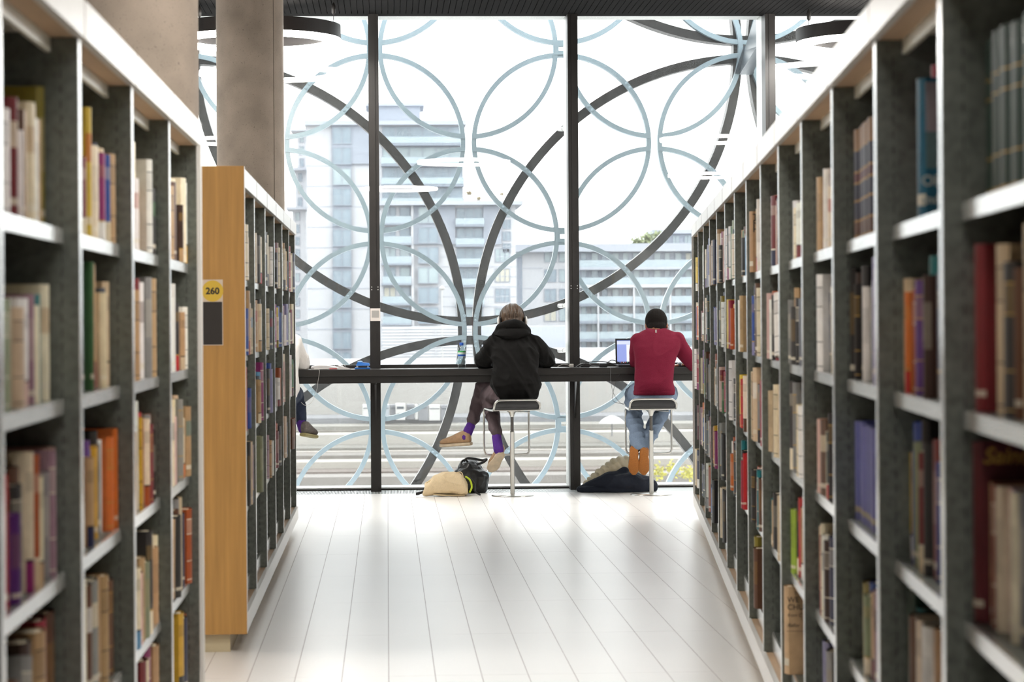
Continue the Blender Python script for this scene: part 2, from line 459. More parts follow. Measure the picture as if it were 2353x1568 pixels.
# tapered gusset bracket at the upper right node
px, pz = NX + 3 * GX, NZ + 3 * GZ
g = MB()
A = [(px - .10, 19.98, pz - .21), (px + .06, 19.98, pz - .21), (px + .06, 20.1, pz - .21), (px - .10, 20.1, pz - .21),
     (px - .02, 19.98, pz + .02), (px + .06, 19.98, pz + .02), (px + .06, 20.1, pz + .02), (px - .02, 20.1, pz + .02)]
g.hexa(A)
m3 = MUL[6]
g.hexa([(px - .06, 20.0, pz - .22), (px + .05, 20.0, pz - .22), (m3 + .03, 18.98, pz - .10), (m3 - .03, 18.98, pz - .10),
        (px - .02, 20.0, pz - .02), (px + .05, 20.0, pz + .0), (m3 + .03, 18.98, pz + .18), (m3 - .03, 18.98, pz + .18)])
g.build('gusset_bracket', mat('bracket_steel', srgb(72, 82, 90), 0.35, metal=0.5), scr, (px, 19.9, pz - .2))

# ------------------------------------------------------------ ring lamps
M_lampbody = mat('lamp_body', srgb(42, 38, 38), 0.5)
M_lampglow = mat('lamp_diffuser', (1, 1, 1), 0.5, emit=(1.0, 0.955, 0.89), estr=LAMP_STRENGTH)
def ring_lamp(c, label, ro=0.6, ri=0.5, hb=0.098):
    o = empty('ring_lamp', c); tag(o, label, 'lamp', 'ring pendant lamps under the ceiling')
    MB().annulus((c[0], c[1], c[2] + .035), ri, ro, hb, 160, ax='Z').build('housing', M_lampbody, o, c)
    MB().annulus((c[0], c[1], c[2]), ri + .002, ro - .002, 0.035, 96, ax='Z').build('diffuser', M_lampglow, o, c)
    for t in (0.35, 0.35 + 2 * PI / 3, 0.35 + 4 * PI / 3):
        w = MB()
        x, y = c[0] + (ro - .02) * math.cos(t), c[1] + (ro - .02) * math.sin(t)
        w.cyl((x, y, c[2] + hb + .035), (x, y, 3.65), 0.0022, n=6); w.lathe([(0.003, 0), (0.014, .015), (0.016, .06), (0.006, .09)], (x, y, 3.55), 10)
        w.build('suspension_wire', M_black, o, (x, y, c[2] + hb + .035))
    return o
lamp_z = 3.315
def lamp_at(u, v, Yc, label):
    d = ray(u, v); t = (lamp_z - CAMH) / d.z
    p = d * t
    return ring_lamp((p.x, p.y, lamp_z), label)
lamp_at(592, 101, 17, 'ring pendant lamp partly hidden by the round concrete column')
lamp_at(2016, 107, 17, 'ring pendant lamp above the end of the right bookcase')
for k, (x, y) in enumerate(((-1.65, 10.1), (3.7, 10.1), (1.0, 6.3), (-3.3, 4.0), (4.6, 3.2), (0.2, 0.0), (-4.8, 13.8), (6.4, 14.5))):  # lamps after the first two are unseen, added as interior fill light
    ring_lamp((x, y, lamp_z), ['ring pendant lamp reflected in the left pane of glass', 'ring pendant lamp reflected in the right pane of glass'][k] if k < 2 else 'ring pendant lamp ' + ('added as fill over the aisle near the camera', 'added as fill left of the near-left bookcase', 'added as fill right of the near end of the long bookcase', 'added as fill straight above the photographer', 'added as fill left of the far-left bookcase', 'added as fill behind the far end of the right bookcase')[k - 2])

# ------------------------------------------------------------ bookcases
def steel(name, base, rough, metal):
    return mat(name, base, rough, metal, var=0.22, scale=60, detail=3, rvar=0.08)
M_steel = steel('galvanised_steel', srgb(108, 112, 105), 0.42, 0.6)
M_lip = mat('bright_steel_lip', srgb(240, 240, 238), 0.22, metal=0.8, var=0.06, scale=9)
M_slot = mat('slot_shadow', (0.01, 0.01, 0.01), 0.9)
M_white = mat('white_laminate', srgb(230, 226, 220), 0.30, var=0.02, scale=8)
M_beige = mat('birch_ply', srgb(196, 165, 132), 0.55, var=0.08, scale=4, stretch=(6, 1, 6))
M_back = mat('back_sheet', srgb(48, 50, 47), 0.6, var=0.2, scale=30)
M_oak = mat('oak_veneer', srgb(182, 136, 72), 0.5, var=0.14, scale=5, stretch=(9, 9, 0.5), detail=8)
SHELVES = [1.488, 1.170, 0.848, 0.525, 0.215]     # top faces
Z_TOP, Z_BAND = 1.922, 1.848
DEPTH = 0.29
def mapL(a, b, z): return Vector((-0.575 - a, b, z))
_rd = Vector((0.0959, 1, 0)).normalized(); _ri = Vector((_rd.y, -_rd.x, 0))
_rs = math.hypot(1, 0.0959)
def mapR(a, b, z): return Vector((0.494 + 0.009, 0, z)) + _rd * (b * _rs) + _ri * a
def bookcase(T, ups, label, end_lo=False, end_hi=False, near_end_z=None):
    b0, b1 = ups[0], ups[-1]
    base = T(0, b0, 0)
    R = tag(empty('bookcase', base), label, 'bookcase')
    t = 0.017
    for b in ups:
        u = MB().box(0.0, DEPTH, b - t, b + t, 0.145, Z_BAND + .01, T=T)
        o = u.build('upright', M_steel, R, T(0, b, 0.145))
        MB().box(-0.0015, 0.0005, b - t, b + t, 0.15, Z_BAND - .001, T=T).build('front_edge_sheen', M_lip, o, T(0, b, .15))  # brighter steel stands in for the window's grazing reflection on the upright
        s = MB(); z = 0.26
        while z < 1.80:
            s.box(0.0314, 0.0327, b - t - .0006, b - t + .001, z, z + .017, T=T); z += 0.0285
        s.build('slot_row', M_slot, o, T(.03, b, .26))
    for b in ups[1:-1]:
        MB().box(-0.0126, -0.0118, b - .0018, b + .0018, Z_BAND + .001, Z_TOP - .0005, T=T).build('canopy_joint_shade', mat('joint_shade', srgb(128, 108, 98), 0.8), R, T(0, b, Z_BAND))  # dark strip painted for the shade in the gap between canopy panels
    for k in range(len(ups) - 1):
        p, q = ups[k] + t, ups[k + 1] - t
        for zi, z in enumerate(SHELVES):
            m = MB().box(0.032, DEPTH, p, q, z - 0.006, z, T=T)
            s = m.build('shelf', M_steel, R, T(.03, p, z))
            l = MB().box(0.027, 0.034, p + .012, q - .012, z - 0.027, z + .0005, T=T)
            l.build('shelf_lip', M_lip, s, T(.03, p, z - .027))
            for e0 in (p, q - .012):
                MB().box(0.03, 0.055, e0, e0 + .012, z - .03, z - .0065, T=T).build('bracket', M_steel, s, T(.03, e0, z - .03))
        MB().bbox(-0.012, 0.006, p - t + .0022, q + t - .0022, Z_BAND, Z_TOP, 0.0015, T=T).build('canopy_panel', M_white, R, T(0, p, Z_BAND))
        MB().box(0.006, 0.05, p, q, Z_BAND, Z_BAND + .012, T=T).build('canopy_underside', M_beige, R, T(0, p, Z_BAND))
        MB().box(0.05, 0.06, p, q, Z_BAND - .028, Z_BAND + .012, T=T).build('top_lip', mat('cream_painted_steel', srgb(226, 224, 208), 0.35), R, T(.05, p, Z_BAND - .028))
        MB().box(0.006, DEPTH * 2, p - t, q + t, Z_TOP - .02, Z_TOP - .004, T=T).build('top_cover', M_white, R, T(0, p, Z_TOP))
        MB().box(DEPTH, DEPTH + .01, p - t, q + t, 0.145, Z_TOP - .02, T=T).build('back_panel', M_back, R, T(DEPTH, p, .145))
        MB().box(0.028, 0.034, p, q, 0.150, 0.19, T=T).build('kick_lip', M_lip, R, T(.03, p, .15))
    MB().box(-0.012, 0.006, b0 - t, b1 + t, 0.073, 0.148, T=T).build('base_board', M_white, R, T(0, b0, .073))
    MB().box(0.006, DEPTH * 2 - .006, b0 - t, b1 + t, 0.073, 0.1445, T=T).build('base_deck', M_beige, R, T(0, b0, .073))
    MB().box(0.055, DEPTH * 2 - .055, b0 - t + .004, b1 + t - .03, 0.0, 0.073, T=T).build('plinth', mat('plinth_cream', srgb(196, 182, 150), 0.6), R, T(0.05, b0, 0))
    MB().box(DEPTH * 2 - .01, DEPTH * 2, b0 - t, b1 + t, 0.148, Z_TOP - .02, T=T).build('rear_sheet', M_back, R, T(DEPTH * 2, b0, .148))
    if end_lo:
        e = MB().bbox(-0.014, DEPTH * 2, b0 - t - .032, b0 - t, 0.073, Z_TOP + .006, 0.002, T=T)
        e = e.build('end_panel', M_oak, R, T(0, b0 - t - .03, .073))
        MB().box(-0.0155, -0.0138, b0 - t - .030, b0 - t - .002, 0.075, Z_TOP + .004, T=T).build('edge_strip', M_white, e, T(0, b0 - t - .03, .075))
    if end_hi:
        e = MB().bbox(-0.010, DEPTH * 2, b1 + t, b1 + t + .028, 0.073, Z_TOP, 0.002, T=T).build('end_panel', M_white, R, T(0, b1 + t, .073))
        MB().box(-0.0115, -0.0098, b1 + t + .001, b1 + t + .027, 0.075, Z_TOP - .002, T=T).build('edge_strip', M_white, e, T(0, b1 + t, .075))
    return R
UP_NEAR = [7.40 - 0.94 * k for k in range(5, -1, -1)]
UP_FAR = [9.66 + 0.925 * k for k in range(7)]
UP_R = [15.92 - 0.94 * k for k in range(14, -1, -1)]
bookcase(mapL, UP_NEAR, 'blurred grey steel bookcase with white canopy at the left foreground', end_hi=True)
FARCASE = bookcase(mapL, UP_FAR, 'steel bookcase with oak end panel in front of the window columns', end_lo=True)
bookcase(mapR, UP_R, 'long grey steel bookcase with white canopy along the right side', end_hi=True)

# sign on the oak end panel
Ys = UP_FAR[0] - .017 - .0325
a = onY(466, 643, Ys); b = onY(513, 794, Ys)
yc = onY(513, 694, Ys).z
x0, x1 = b.x - (b.x - a.x) * 1.02, b.x
S = tag(MB().box(x0, x1, Ys - .004, Ys, b.z, a.z).build('shelf_sign', mat('sign_white', srgb(214, 196, 178), 0.5), None, ((x0 + x1) / 2, Ys, b.z)),
        'white shelf sign with yellow disc reading 260 on oak end panel', 'sign')
zc = (a.z + yc) / 2 - .001; xc = (x0 + x1) / 2
MB().cyl((xc, Ys - .0035, zc), (xc, Ys - .0048, zc), (a.z - yc) * 0.475, n=48).build('yellow_disc', mat('sign_yellow', srgb(218, 182, 62), 0.5), S, (xc, Ys, zc))
MB().box(x0 + .002, x1 - .003, Ys - .0052, Ys - .0035, b.z + .003, yc).build('dark_panel', mat('sign_dark', srgb(38, 33, 30), 0.5), S, (xc, Ys, b.z))
text_mesh('260', 0.036, (xc, Ys - .0052, zc - .001), (1, 0, 0), (0, 0, 1), 'number', mat('sign_ink', (0.012, 0.012, 0.012), 0.5), S, bold=0.0011)

# ------------------------------------------------------------ long desk against the glass
DZ, DY0, DY1 = 0.943, 18.15, 18.60
M_desk = mat('black_desk_laminate', (0.020, 0.018, 0.017), 0.32, var=0.1, scale=6)
D = tag(empty('desk', (1.4, 18.3, 0)), 'long black counter desk running along the window', 'desk')
MB().bbox(-3.1, 6.0, DY0, DY1, DZ - .05, DZ, 0.003).build('worktop', M_desk, D, (1.4, DY0, DZ - .05))
MB().box(-3.1, 6.0, DY0 + .05, DY0 + .09, DZ - .105, DZ - .05).build('apron', M_black, D, (1.4, DY0 + .05, DZ - .105))
for X in MUL[3:8]:
    m = MB().hexa([(X - .006, DY0 + .09, DZ - .12), (X + .006, DY0 + .09, DZ - .12), (X + .006, 18.5, DZ - .40), (X - .006, 18.5, DZ - .40),
                   (X - .006, DY0 + .09, DZ - .05), (X + .006, DY0 + .09, DZ - .05), (X + .006, 18.5, DZ - .05), (X - .006, 18.5, DZ - .05)])
    m.build('bracket', M_black, D, (X, 18.3, DZ - .4))
# ------------------------------------------------------------ the town outside
M_bw = mat('pale_render', srgb(182, 184, 189), 0.8, var=0.03, scale=0.3)
M_bclad = mat('grey_cladding', srgb(146, 153, 165), 0.6, var=0.08, scale=0.8, stretch=(0.2, 0.2, 6))
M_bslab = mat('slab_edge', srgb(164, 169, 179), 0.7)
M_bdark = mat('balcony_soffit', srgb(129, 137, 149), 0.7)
M_bframe = mat('window_frame', srgb(137, 144, 156), 0.6)
M_bpane = mat('window_reflecting_sky', srgb(122, 137, 149), 0.12, spec=0.6, var=0.18, scale=0.35)
M_bpane2 = mat('window_with_curtain', srgb(148, 162, 167), 0.2, var=0.12, scale=0.5)
M_bpane3 = mat('window_warm_blind', srgb(177, 175, 163), 0.3, var=0.05, scale=0.5)
M_brail = mat('balcony_glass', srgb(150, 164, 172), 0.1, spec=0.5, var=0.08, scale=0.4)
tag(MB().box(-900, 900, 70, 1500, -16, -14).build('ground', mat('town_ground', srgb(135, 133, 130), 0.9, var=0.1, scale=0.05), None, (0, 300, -16)), kind='structure')

def px(u0, u1, v0, v1, Y, dep=1.0, off=0.0):
    a = onY(u0, v0, Y); b = onY(u1, v1, Y)
    return (min(a.x, b.x), max(a.x, b.x), Y - off, Y - off + dep, min(a.z, b.z), max(a.z, b.z))
def pbox(par, name, m, u0, u1, v0, v1, Y, dep=1.0, off=0.0):
    x0, x1, y0, y1, z0, z1 = px(u0, u1, v0, v1, Y, dep, off)
    return MB().box(x0, x1, y0, y1, z0, z1).build(name, m, par, ((x0 + x1) / 2, y0, z0))
def win(par, u0, u1, v0, v1, Y, n=2, m=None, off=0.0):
    x0, x1, y0, y1, z0, z1 = px(u0, u1, v0, v1, Y, 0.2, off)
    w = 0.10; mb = MB()
    mb.box(x0, x1, y0 - .12, y0 + .1, z0, z0 + w).box(x0, x1, y0 - .12, y0 + .1, z1 - w, z1)
    mb.box(x0, x0 + w, y0 - .12, y0 + .1, z0 + w, z1 - w).box(x1 - w, x1, y0 - .12, y0 + .1, z0 + w, z1 - w)
    for k in range(1, n):
        xm = x0 + (x1 - x0) * k / n
        mb.box(xm - w / 2, xm + w / 2, y0 - .12, y0 + .1, z0 + w, z1 - w)
    f = mb.build('window', M_bframe, par, ((x0 + x1) / 2, y0, z0))
    rr = random.random()
    m = m or (M_bpane if rr < 0.6 else M_bpane2 if rr < 0.97 else M_bpane3)
    MB().box(x0 + w, x1 - w, y0 - .04, y0 + .05, z0 + w, z1 - w).build('pane', m, f, ((x0 + x1) / 2, y0, z0))
    return f
def balcony(par, u0, u1, v0, v1, Y, n=3, slab=5, rail=13):
    """one floor: glazing, dark slab line, glass balustrade standing proud"""
    win(par, u0, u1, v0 + 2, v1 - slab, Y, n)
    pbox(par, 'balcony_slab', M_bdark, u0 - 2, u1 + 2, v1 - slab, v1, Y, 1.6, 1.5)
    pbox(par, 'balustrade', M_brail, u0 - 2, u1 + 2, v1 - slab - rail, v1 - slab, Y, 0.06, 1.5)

# --- tall tower on the left
YT = 352
TWR = tag(empty('tower_block', onY(880, 800, YT)), 'tall pale tower block with blue window strip and balconies beyond the glass', 'building')
pbox(TWR, 'wall', M_bw, 704, 1068, 284, 1000, YT, 18)
pbox(TWR, 'cladding', M_bclad, 762, 851, 289, 377, YT, 0.5, 0.45)
pbox(TWR, 'roof_slab', M_bslab, 700, 1071, 279, 288, YT, 19, 1.2)
pbox(TWR, 'penthouse', M_bclad, 846, 966, 240, 281, YT + 4, 10)
pbox(TWR, 'penthouse_roof', M_bslab, 840, 975, 236, 243, YT + 3.5, 11)
for k, v in enumerate(range(292, 830, 47)):
    win(TWR, 764, 808, v, v + 40, YT, 2, off=0.5)
    pbox(TWR, 'spandrel', M_bclad, 764, 808, v + 40, v + 47, YT, 0.3, 0.25)
for v in range(380, 800, 47):
    pbox(TWR, 'panel_joint', M_bslab, 809, 852, v, v + 1.6, YT, 0.1, 0.06)
    pbox(TWR, 'panel_joint', M_bslab, 705, 763, v, v + 1.6, YT, 0.1, 0.06)
for k, v in enumerate((289, 336, 383, 430)):
    balcony(TWR, 878, 1064, v, v + 47, YT, 6, 5, 15)
# receding left flank with corner windows
FL = tag(empty('flank_block', onY(690, 800, YT + 25)), 'set-back pale flank with corner balconies left of the tower', 'building')
for k, (ua, va) in enumerate(((682, 300), (678, 390), (672, 480))):
    pbox(FL, 'wall', M_bw, ua, 706, va, va + 95 if k < 2 else 1000, YT + 25 - k * 3, 8)
    pbox(FL, 'roof_slab', M_bslab, ua - 14, 706, va - 4, va + 2, YT + 24 - k * 3, 9, 1)
    for v in range(va + 8, (va + 86) if k < 2 else 820, 28):
        win(FL, ua + 6, ua + 17, v, v + 20, YT + 25 - k * 3, 1)

# --- middle block in front of the tower
YM = 318
MID = tag(empty('apartment_block', onY(1020, 800, YM)), 'grey clad apartment block with roof plants standing before the tower', 'building')
pbox(MID, 'wall', M_bw, 874, 1188, 470, 1000, YM, 14)
pbox(MID, 'roof_slab', M_bslab, 870, 1200, 464, 472, YM, 16, 2)
pbox(MID, 'cladding', M_bclad, 948, 1046, 474, 562, YM, 0.5, 0.4)
pbox(MID, 'cladding', M_bclad, 1110, 1152, 474, 562, YM, 0.5, 0.4)
pbox(MID, 'white_frame', M_bw, 944, 952, 470, 830, YM, 0.9, 0.8)
for v in range(476, 760, 46):
    win(MID, 881, 910, v, v + 34, YM, 2); win(MID, 918, 943, v, v + 34, YM, 1)
    pbox(MID, 'balustrade', M_brail, 879, 945, v + 22, v + 38, YM, 0.06, 1.2)
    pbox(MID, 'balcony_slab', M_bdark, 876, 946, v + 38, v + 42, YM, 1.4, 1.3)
    win(MID, 960, 1008, v, v + 38, YM, 2, off=0.5)
    balcony(MID, 1048, 1110, v, v + 46, YM, 3, 5, 14)
for v in range(478, 560, 27): win(MID, 1154, 1174, v, v + 22, YM, 2)
for v in (571, 617, 663, 708): win(MID, 1137, 1172, v, v + 32, YM, 3, M_bpane3 if v == 617 else None)
for v in range(566, 760, 23):
    pbox(MID, 'panel_joint', M_bslab, 1012, 1045, v, v + 1.2, YM, 0.1, 0.06)
    pbox(MID, 'panel_joint', M_bslab, 1113, 1186, v, v + 1.2, YM, 0.1, 0.06)
M_plantd = mat('roof_shrub', srgb(131, 119, 94), 0.9, var=0.3, scale=3)
for u, v, r in ((1077, 443, 6.5), (1153, 447, 4.5), (1100, 456, 5)):
    c = onY(u, v, YM + 3); R = r * YM / FPX
    mb = MB()
    for _ in range(26):
        d = Vector((random.gauss(0, .5), random.gauss(0, .5), random.gauss(0, .35))); mb.sphere(c + d * R, R * .34, 6, 4)
    zb = onY(u, 466, YM + 3).z
    mb.cyl((c.x, c.y, zb), (c.x, c.y, c.z), R * .09, n=6)
    o = thing(mb, 'roof_shrub', M_plantd, {1077: 'large clipped shrub on the roof of the grey block', 1153: 'small clipped shrub near the end of the grey block roof', 1100: 'low clipped shrub between two others on the grey block roof'}[u], 'shrub', 'clipped shrubs on the roof terrace')
# --- right block
YR = 372
RB = tag(empty('balcony_block', onY(1400, 800, YR)), 'long pale block with rows of balconies beyond the right panes', 'building')
pbox(RB, 'wall', M_bw, 1188, 1760, 572, 1000, YR, 14)
pbox(RB, 'roof_slab', M_bslab, 1184, 1764, 562, 577, YR, 16, 2)
pbox(RB, 'recess', M_bdark, 1187, 1201, 566, 820, YR, 0.3, 0.25)
for v in (573, 619, 664, 709): win(RB, 1250, 1279, v, v + 30, YR, 2); win(RB, 1284, 1300, v, v + 30, YR, 1)
for v in range(580, 740, 46):
    pbox(RB, 'panel_joint', M_bslab, 1202, 1248, v + 36, v + 37.5, YR, 0.1, 0.06)
for k, v in enumerate((577, 617, 660, 700, 741, 781)):
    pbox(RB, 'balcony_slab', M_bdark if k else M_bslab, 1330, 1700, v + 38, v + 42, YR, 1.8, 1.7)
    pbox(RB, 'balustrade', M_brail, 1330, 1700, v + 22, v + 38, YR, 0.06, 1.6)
    if k < 2: pbox(RB, 'cladding', M_bclad, 1331, 1700, v, v + 38, YR, 0.3, 0.15)
    u = 1334
    while u < 1690:
        win(RB, u, u + 14, v + 4, v + 37, YR, 1, off=0.2); win(RB, u + 24, u + 41, v + 4, v + 30, YR, 1, M_bpane2 if random.random() < .8 else M_bpane, off=0.2)
        u += 48
for u in (1370, 1452, 1535, 1618): pbox(RB, 'white_pier', M_bw, u, u + 5, 660, 830, YR, 2.0, 1.9)
pbox(RB, 'white_band', M_bw, 1330, 1700, 655, 660, YR, 2.1, 2.0)
pbox(RB, 'penthouse', M_bclad, 1506, 1700, 535, 565, YR + 4, 8)
pbox(RB, 'penthouse_roof', M_bslab, 1500, 1700, 527, 536, YR + 3, 10)
for u in (1518, 1545, 1572): win(RB, u, u + 17, 540, 562, YR + 4, 2, M_bpane2)
def leafy(c, rx, rz, n, s, mb, zlim=None):
    for _ in range(n):
        p = Vector((random.gauss(0, .5) * rx, random.gauss(0, .5) * rx, random.gauss(0, .5) * rz)) + c
        a = Vector((random.uniform(-1, 1), random.uniform(-1, 1), random.uniform(-1, 1))).normalized(); b = a.orthogonal().normalized()
        mb.add([p - a * s, p + b * s * .5, p + a * s, p - b * s * .5], [(0, 1, 2, 3)])
M_leaf = mat('pale_foliage', srgb(135, 144, 106), 0.8, var=0.3, scale=1)
for u, v, rx, rz, lab in ((1465, 556, 14, 9, 'low spreading tree at the left of the rooftop garden'), (1488, 549, 13, 14, 'tall loose tree on the rooftop garden'), (1512, 545, 10, 12, 'slim tree beside the rooftop penthouse')):
    c = onY(u, v, YR + 2); k = YR / FPX; mb = MB(); leafy(c, rx * k, rz * k, 170, 0.32, mb)
    zb = onY(u, 566, YR + 2).z; o = thing(mb, 'roof_tree', M_leaf, lab, 'tree', 'trees on the rooftop garden', recalc=False)
    MB().cyl((c.x, c.y, zb), (c.x, c.y, c.z), 0.12, 0.05, 6).build('trunk', M_plantd, o, (c.x, c.y, zb))
# --- louvred plant house and low roofs
YL = 240
LV = tag(empty('louvred_building', onY(985, 835, YL)), 'low white louvred building at the foot of the tower', 'building')
pbox(LV, 'wall', M_bslab, 878, 1320, 752, 860, YL, 8)
for v in range(752, 842, 7): pbox(LV, 'louvre', M_bw, 878, 1100, v, v + 4.2, YL, 0.3, 0.28)
for u in (935, 1000, 1065): pbox(LV, 'post', M_bw, u, u + 3, 752, 842, YL, 0.4, 0.4)
LR = tag(empty('low_roofs', onY(1450, 835, YL - 10)), 'white low station roofs below the balcony block', 'building')
pbox(LR, 'roof_sheet', M_bw, 1120, 1700, 803, 822, YL - 10, 6)
pbox(LR, 'fascia', M_bslab, 1120, 1700, 822, 829, YL - 12, 6)
pbox(LR, 'roof_sheet', M_bw, 560, 1700, 829, 862, YL - 20, 5)
# --- stepped railway walls below
def band(nm, v0, v1, Y, c, n=0):
    return (nm, v0, v1, Y, c)
TERR = tag(empty('retaining_walls', onY(1000, 1110, 130)), 'stepped pale concrete retaining walls below the window', 'wall')
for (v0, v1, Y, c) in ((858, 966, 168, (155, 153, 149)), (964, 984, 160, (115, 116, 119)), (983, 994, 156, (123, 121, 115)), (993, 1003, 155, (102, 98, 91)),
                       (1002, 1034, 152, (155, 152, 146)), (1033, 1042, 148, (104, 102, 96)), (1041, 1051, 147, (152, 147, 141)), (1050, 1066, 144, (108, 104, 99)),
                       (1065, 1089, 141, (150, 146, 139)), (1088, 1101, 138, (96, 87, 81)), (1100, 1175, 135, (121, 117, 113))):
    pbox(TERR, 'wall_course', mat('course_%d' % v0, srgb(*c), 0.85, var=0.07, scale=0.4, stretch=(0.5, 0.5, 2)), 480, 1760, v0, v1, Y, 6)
tk = MB()
for k in range(170):
    u = 684 + k * 5.6; x0, x1, y0, y1, z0, z1 = px(u, u + 2.6, 1090, 1099, 138, .3, .2); tk.box(x0, x1, y0, y1, z0, z1)
tag(tk.build('coping_teeth', mat('coping', srgb(144, 135, 126), 0.8), TERR, recalc=False), kind='stuff')
M_unit = mat('unit_white', srgb(176, 176, 175), 0.6); M_unitd = mat('unit_grey', srgb(115, 117, 121), 0.7); M_slit = mat('unit_slot', srgb(63, 70, 76), 0.7)
for (u0, u1, v0, v1, m, lab) in ((833, 849, 930, 966, M_unit, 'white plant cabinet beside the black mullion below the desk'),
                                 (880, 895, 930, 967, mat('unit_blue', srgb(153, 160, 167), 0.7), 'pale blue plant cabinet left of the slotted unit'),
                                 (896, 910, 930, 964, M_unitd, 'narrow grey plant cabinet touching the slotted unit'),
                                 (934, 952, 929, 964, M_unitd, 'grey plant cabinet right of the slotted unit'),
                                 (953, 960, 930, 964, M_unit, 'thin white plant cabinet between two grey ones'),
                                 (961, 984, 929, 966, M_unitd, 'wide grey plant cabinet behind the silver ring'),
                                 (985, 1011, 931, 966, M_unit, 'cream plant cabinet next to the big black ring'),
                                 (1012, 1035, 931, 966, M_unitd, 'dark grey plant cabinet behind the big black ring')):
    x0, x1, y0, y1, z0, z1 = px(u0, u1, v0, v1, 159, 1.2, .6)
    o = thing(MB().bbox(x0, x1, y0, y1, z0, z1, .03), 'plant_cabinet', m, lab, 'cabinet', 'plant cabinets on the far roof')
    MB().box(x0 + .06, x1 - .06, y0 - .03, y0 + .02, z1 - .25, z1 - .2).build('vent', M_slit, o, (x0, y0, z1 - .25))
x0, x1, y0, y1, z0, z1 = px(909, 931, 927, 965, 158, .9, .6)
o = thing(MB().bbox(x0, x1, y0, y1, z0, z1, .04), 'air_conditioning_unit', M_unit, 'white air conditioning unit with two dark slots', 'unit')
for v in (934, 950):
    a = px(912, 928, v, v + 5, 158, .1, .64); MB().box(*a).build('slot', M_slit, o, (a[0], a[2], a[4]))
c = onY(1406, 973, 150); k = 150 / FPX
o = thing(MB().lathe([(30 * k, 0), (27 * k, 5 * k), (18 * k, 12 * k), (6 * k, 17 * k), (0.001, 18 * k)], c, 20), 'parasol', M_unit, 'white parasol on the roof terrace below the laptop', 'parasol')
MB().cyl((c.x, c.y, onY(1406, 1003, 150).z), (c.x, c.y, c.z + .3), .04, n=8).build('pole', M_unitd, o, (c.x, c.y, c.z - .8))
M_yel = mat('yellow_foliage', srgb(176, 171, 63), 0.7, var=0.3, scale=2)
for u, v, rx, lab in ((1515, 1085, 16, 'yellow-green shrub just right of the second stool post'), (1548, 1078, 18, 'yellow-green shrub between the stool and the right bookcase'), (1582, 1090, 18, 'yellow-green shrub at the edge of the right bookcase')):
    c = onY(u, v, 110); k = 110 / FPX; mb = MB(); leafy(c, rx * k, 16 * k, 110, 0.09, mb)
    o = thing(mb, 'yellow_shrub', M_yel, lab, 'shrub', 'yellow shrubs below the window', recalc=False)
    zb = onY(u, 1120, 110).z
    MB().cyl((c.x, c.y, zb), (c.x + .1, c.y, c.z + .1), 0.03, 0.01, 6).build('stem', M_plantd, o, (c.x, c.y, zb))
p = onY(1016, 664, 200)
o = thing(MB().lathe([(.02, -.1), (.14, -.08), (.26, .04), (.12, .2), (.02, .26)], p, 14), 'street_lamp', M_unit, 'white street lamp head before the grey apartment block', 'street lamp')
MB().cyl((p.x, p.y, onY(1016, 840, 200).z), (p.x, p.y, p.z), .05, n=8).build('pole', M_unit, o, (p.x, p.y, p.z - 6))
# ------------------------------------------------------------ books
M_book = mat('book_cloth', (0.5, 0.5, 0.5), 0.45, attr='tint', var=0.10, scale=35, coat=0.08, spec=0.35)
M_paper = mat('book_paper', srgb(214, 200, 172), 0.85, var=0.12, scale=120, stretch=(1, 1, 0.02))
M_ink = mat('cover_ink', (0.03, 0.025, 0.02), 0.6)
M_gold = mat('gold_foil', srgb(190, 150, 70), 0.4, 0.3)
M_pale_ink = mat('pale_cover_ink', srgb(190, 195, 190), 0.6)
PAL = {
 'cream': (216, 200, 168), 'white': (228, 224, 216), 'ivory': (232, 218, 190), 'tan': (176, 142, 102), 'beige': (196, 172, 140), 'grey': (128, 126, 124),
 'slate': (86, 90, 98), 'dark red': (112, 26, 32), 'red': (178, 38, 40), 'crimson': (150, 28, 50), 'rust': (158, 74, 34), 'orange': (200, 106, 44),
 'mustard': (196, 150, 46), 'yellow': (214, 182, 60), 'olive': (132, 116, 40), 'sage': (132, 140, 108), 'green': (62, 104, 60), 'dark green': (24, 50, 40),
 'lime': (152, 176, 52), 'teal': (26, 108, 112), 'sky blue': (92, 142, 178), 'blue': (44, 72, 142), 'navy': (26, 32, 66), 'purple': (86, 42, 112),
 'lavender': (134, 130, 168), 'periwinkle': (92, 96, 158), 'magenta': (134, 34, 96), 'pink': (206, 168, 158), 'mauve': (150, 118, 128), 'brown': (92, 60, 40),
 'dark brown': (54, 34, 26), 'maroon': (76, 22, 26), 'black': (24, 22, 22), 'charcoal': (48, 46, 46)}
COMMON = ['cream'] * 6 + ['white'] * 6 + ['ivory'] * 3 + ['tan'] * 4 + ['beige'] * 3 + ['grey'] * 3 + ['slate'] * 2 + ['dark red'] * 4 + ['red'] * 2 + ['crimson'] * 2 + ['rust'] * 2 + \
    ['orange', 'mustard', 'yellow', 'olive', 'sage', 'green', 'dark green', 'dark green', 'teal', 'sky blue', 'blue', 'blue', 'navy', 'navy', 'navy', 'purple', 'lavender', 'magenta', 'pink', 'mauve',
     'brown', 'brown', 'dark brown', 'maroon', 'black', 'black', 'charcoal', 'charcoal']
ORD = ['first', 'second', 'third', 'fourth', 'fifth', 'sixth', 'seventh', 'eighth', 'ninth', 'tenth', 'eleventh', 'twelfth', 'thirteenth', 'fourteenth', 'fifteenth',
       'sixteenth', 'seventeenth', 'eighteenth', 'nineteenth', 'twentieth', 'twenty-first', 'twenty-second', 'twenty-third', 'twenty-fourth', 'twenty-fifth', 'twenty-sixth', 'twenty-seventh', 'twenty-eighth']
SHN = ['top shelf', 'second shelf', 'third shelf', 'fourth shelf', 'bottom shelf']
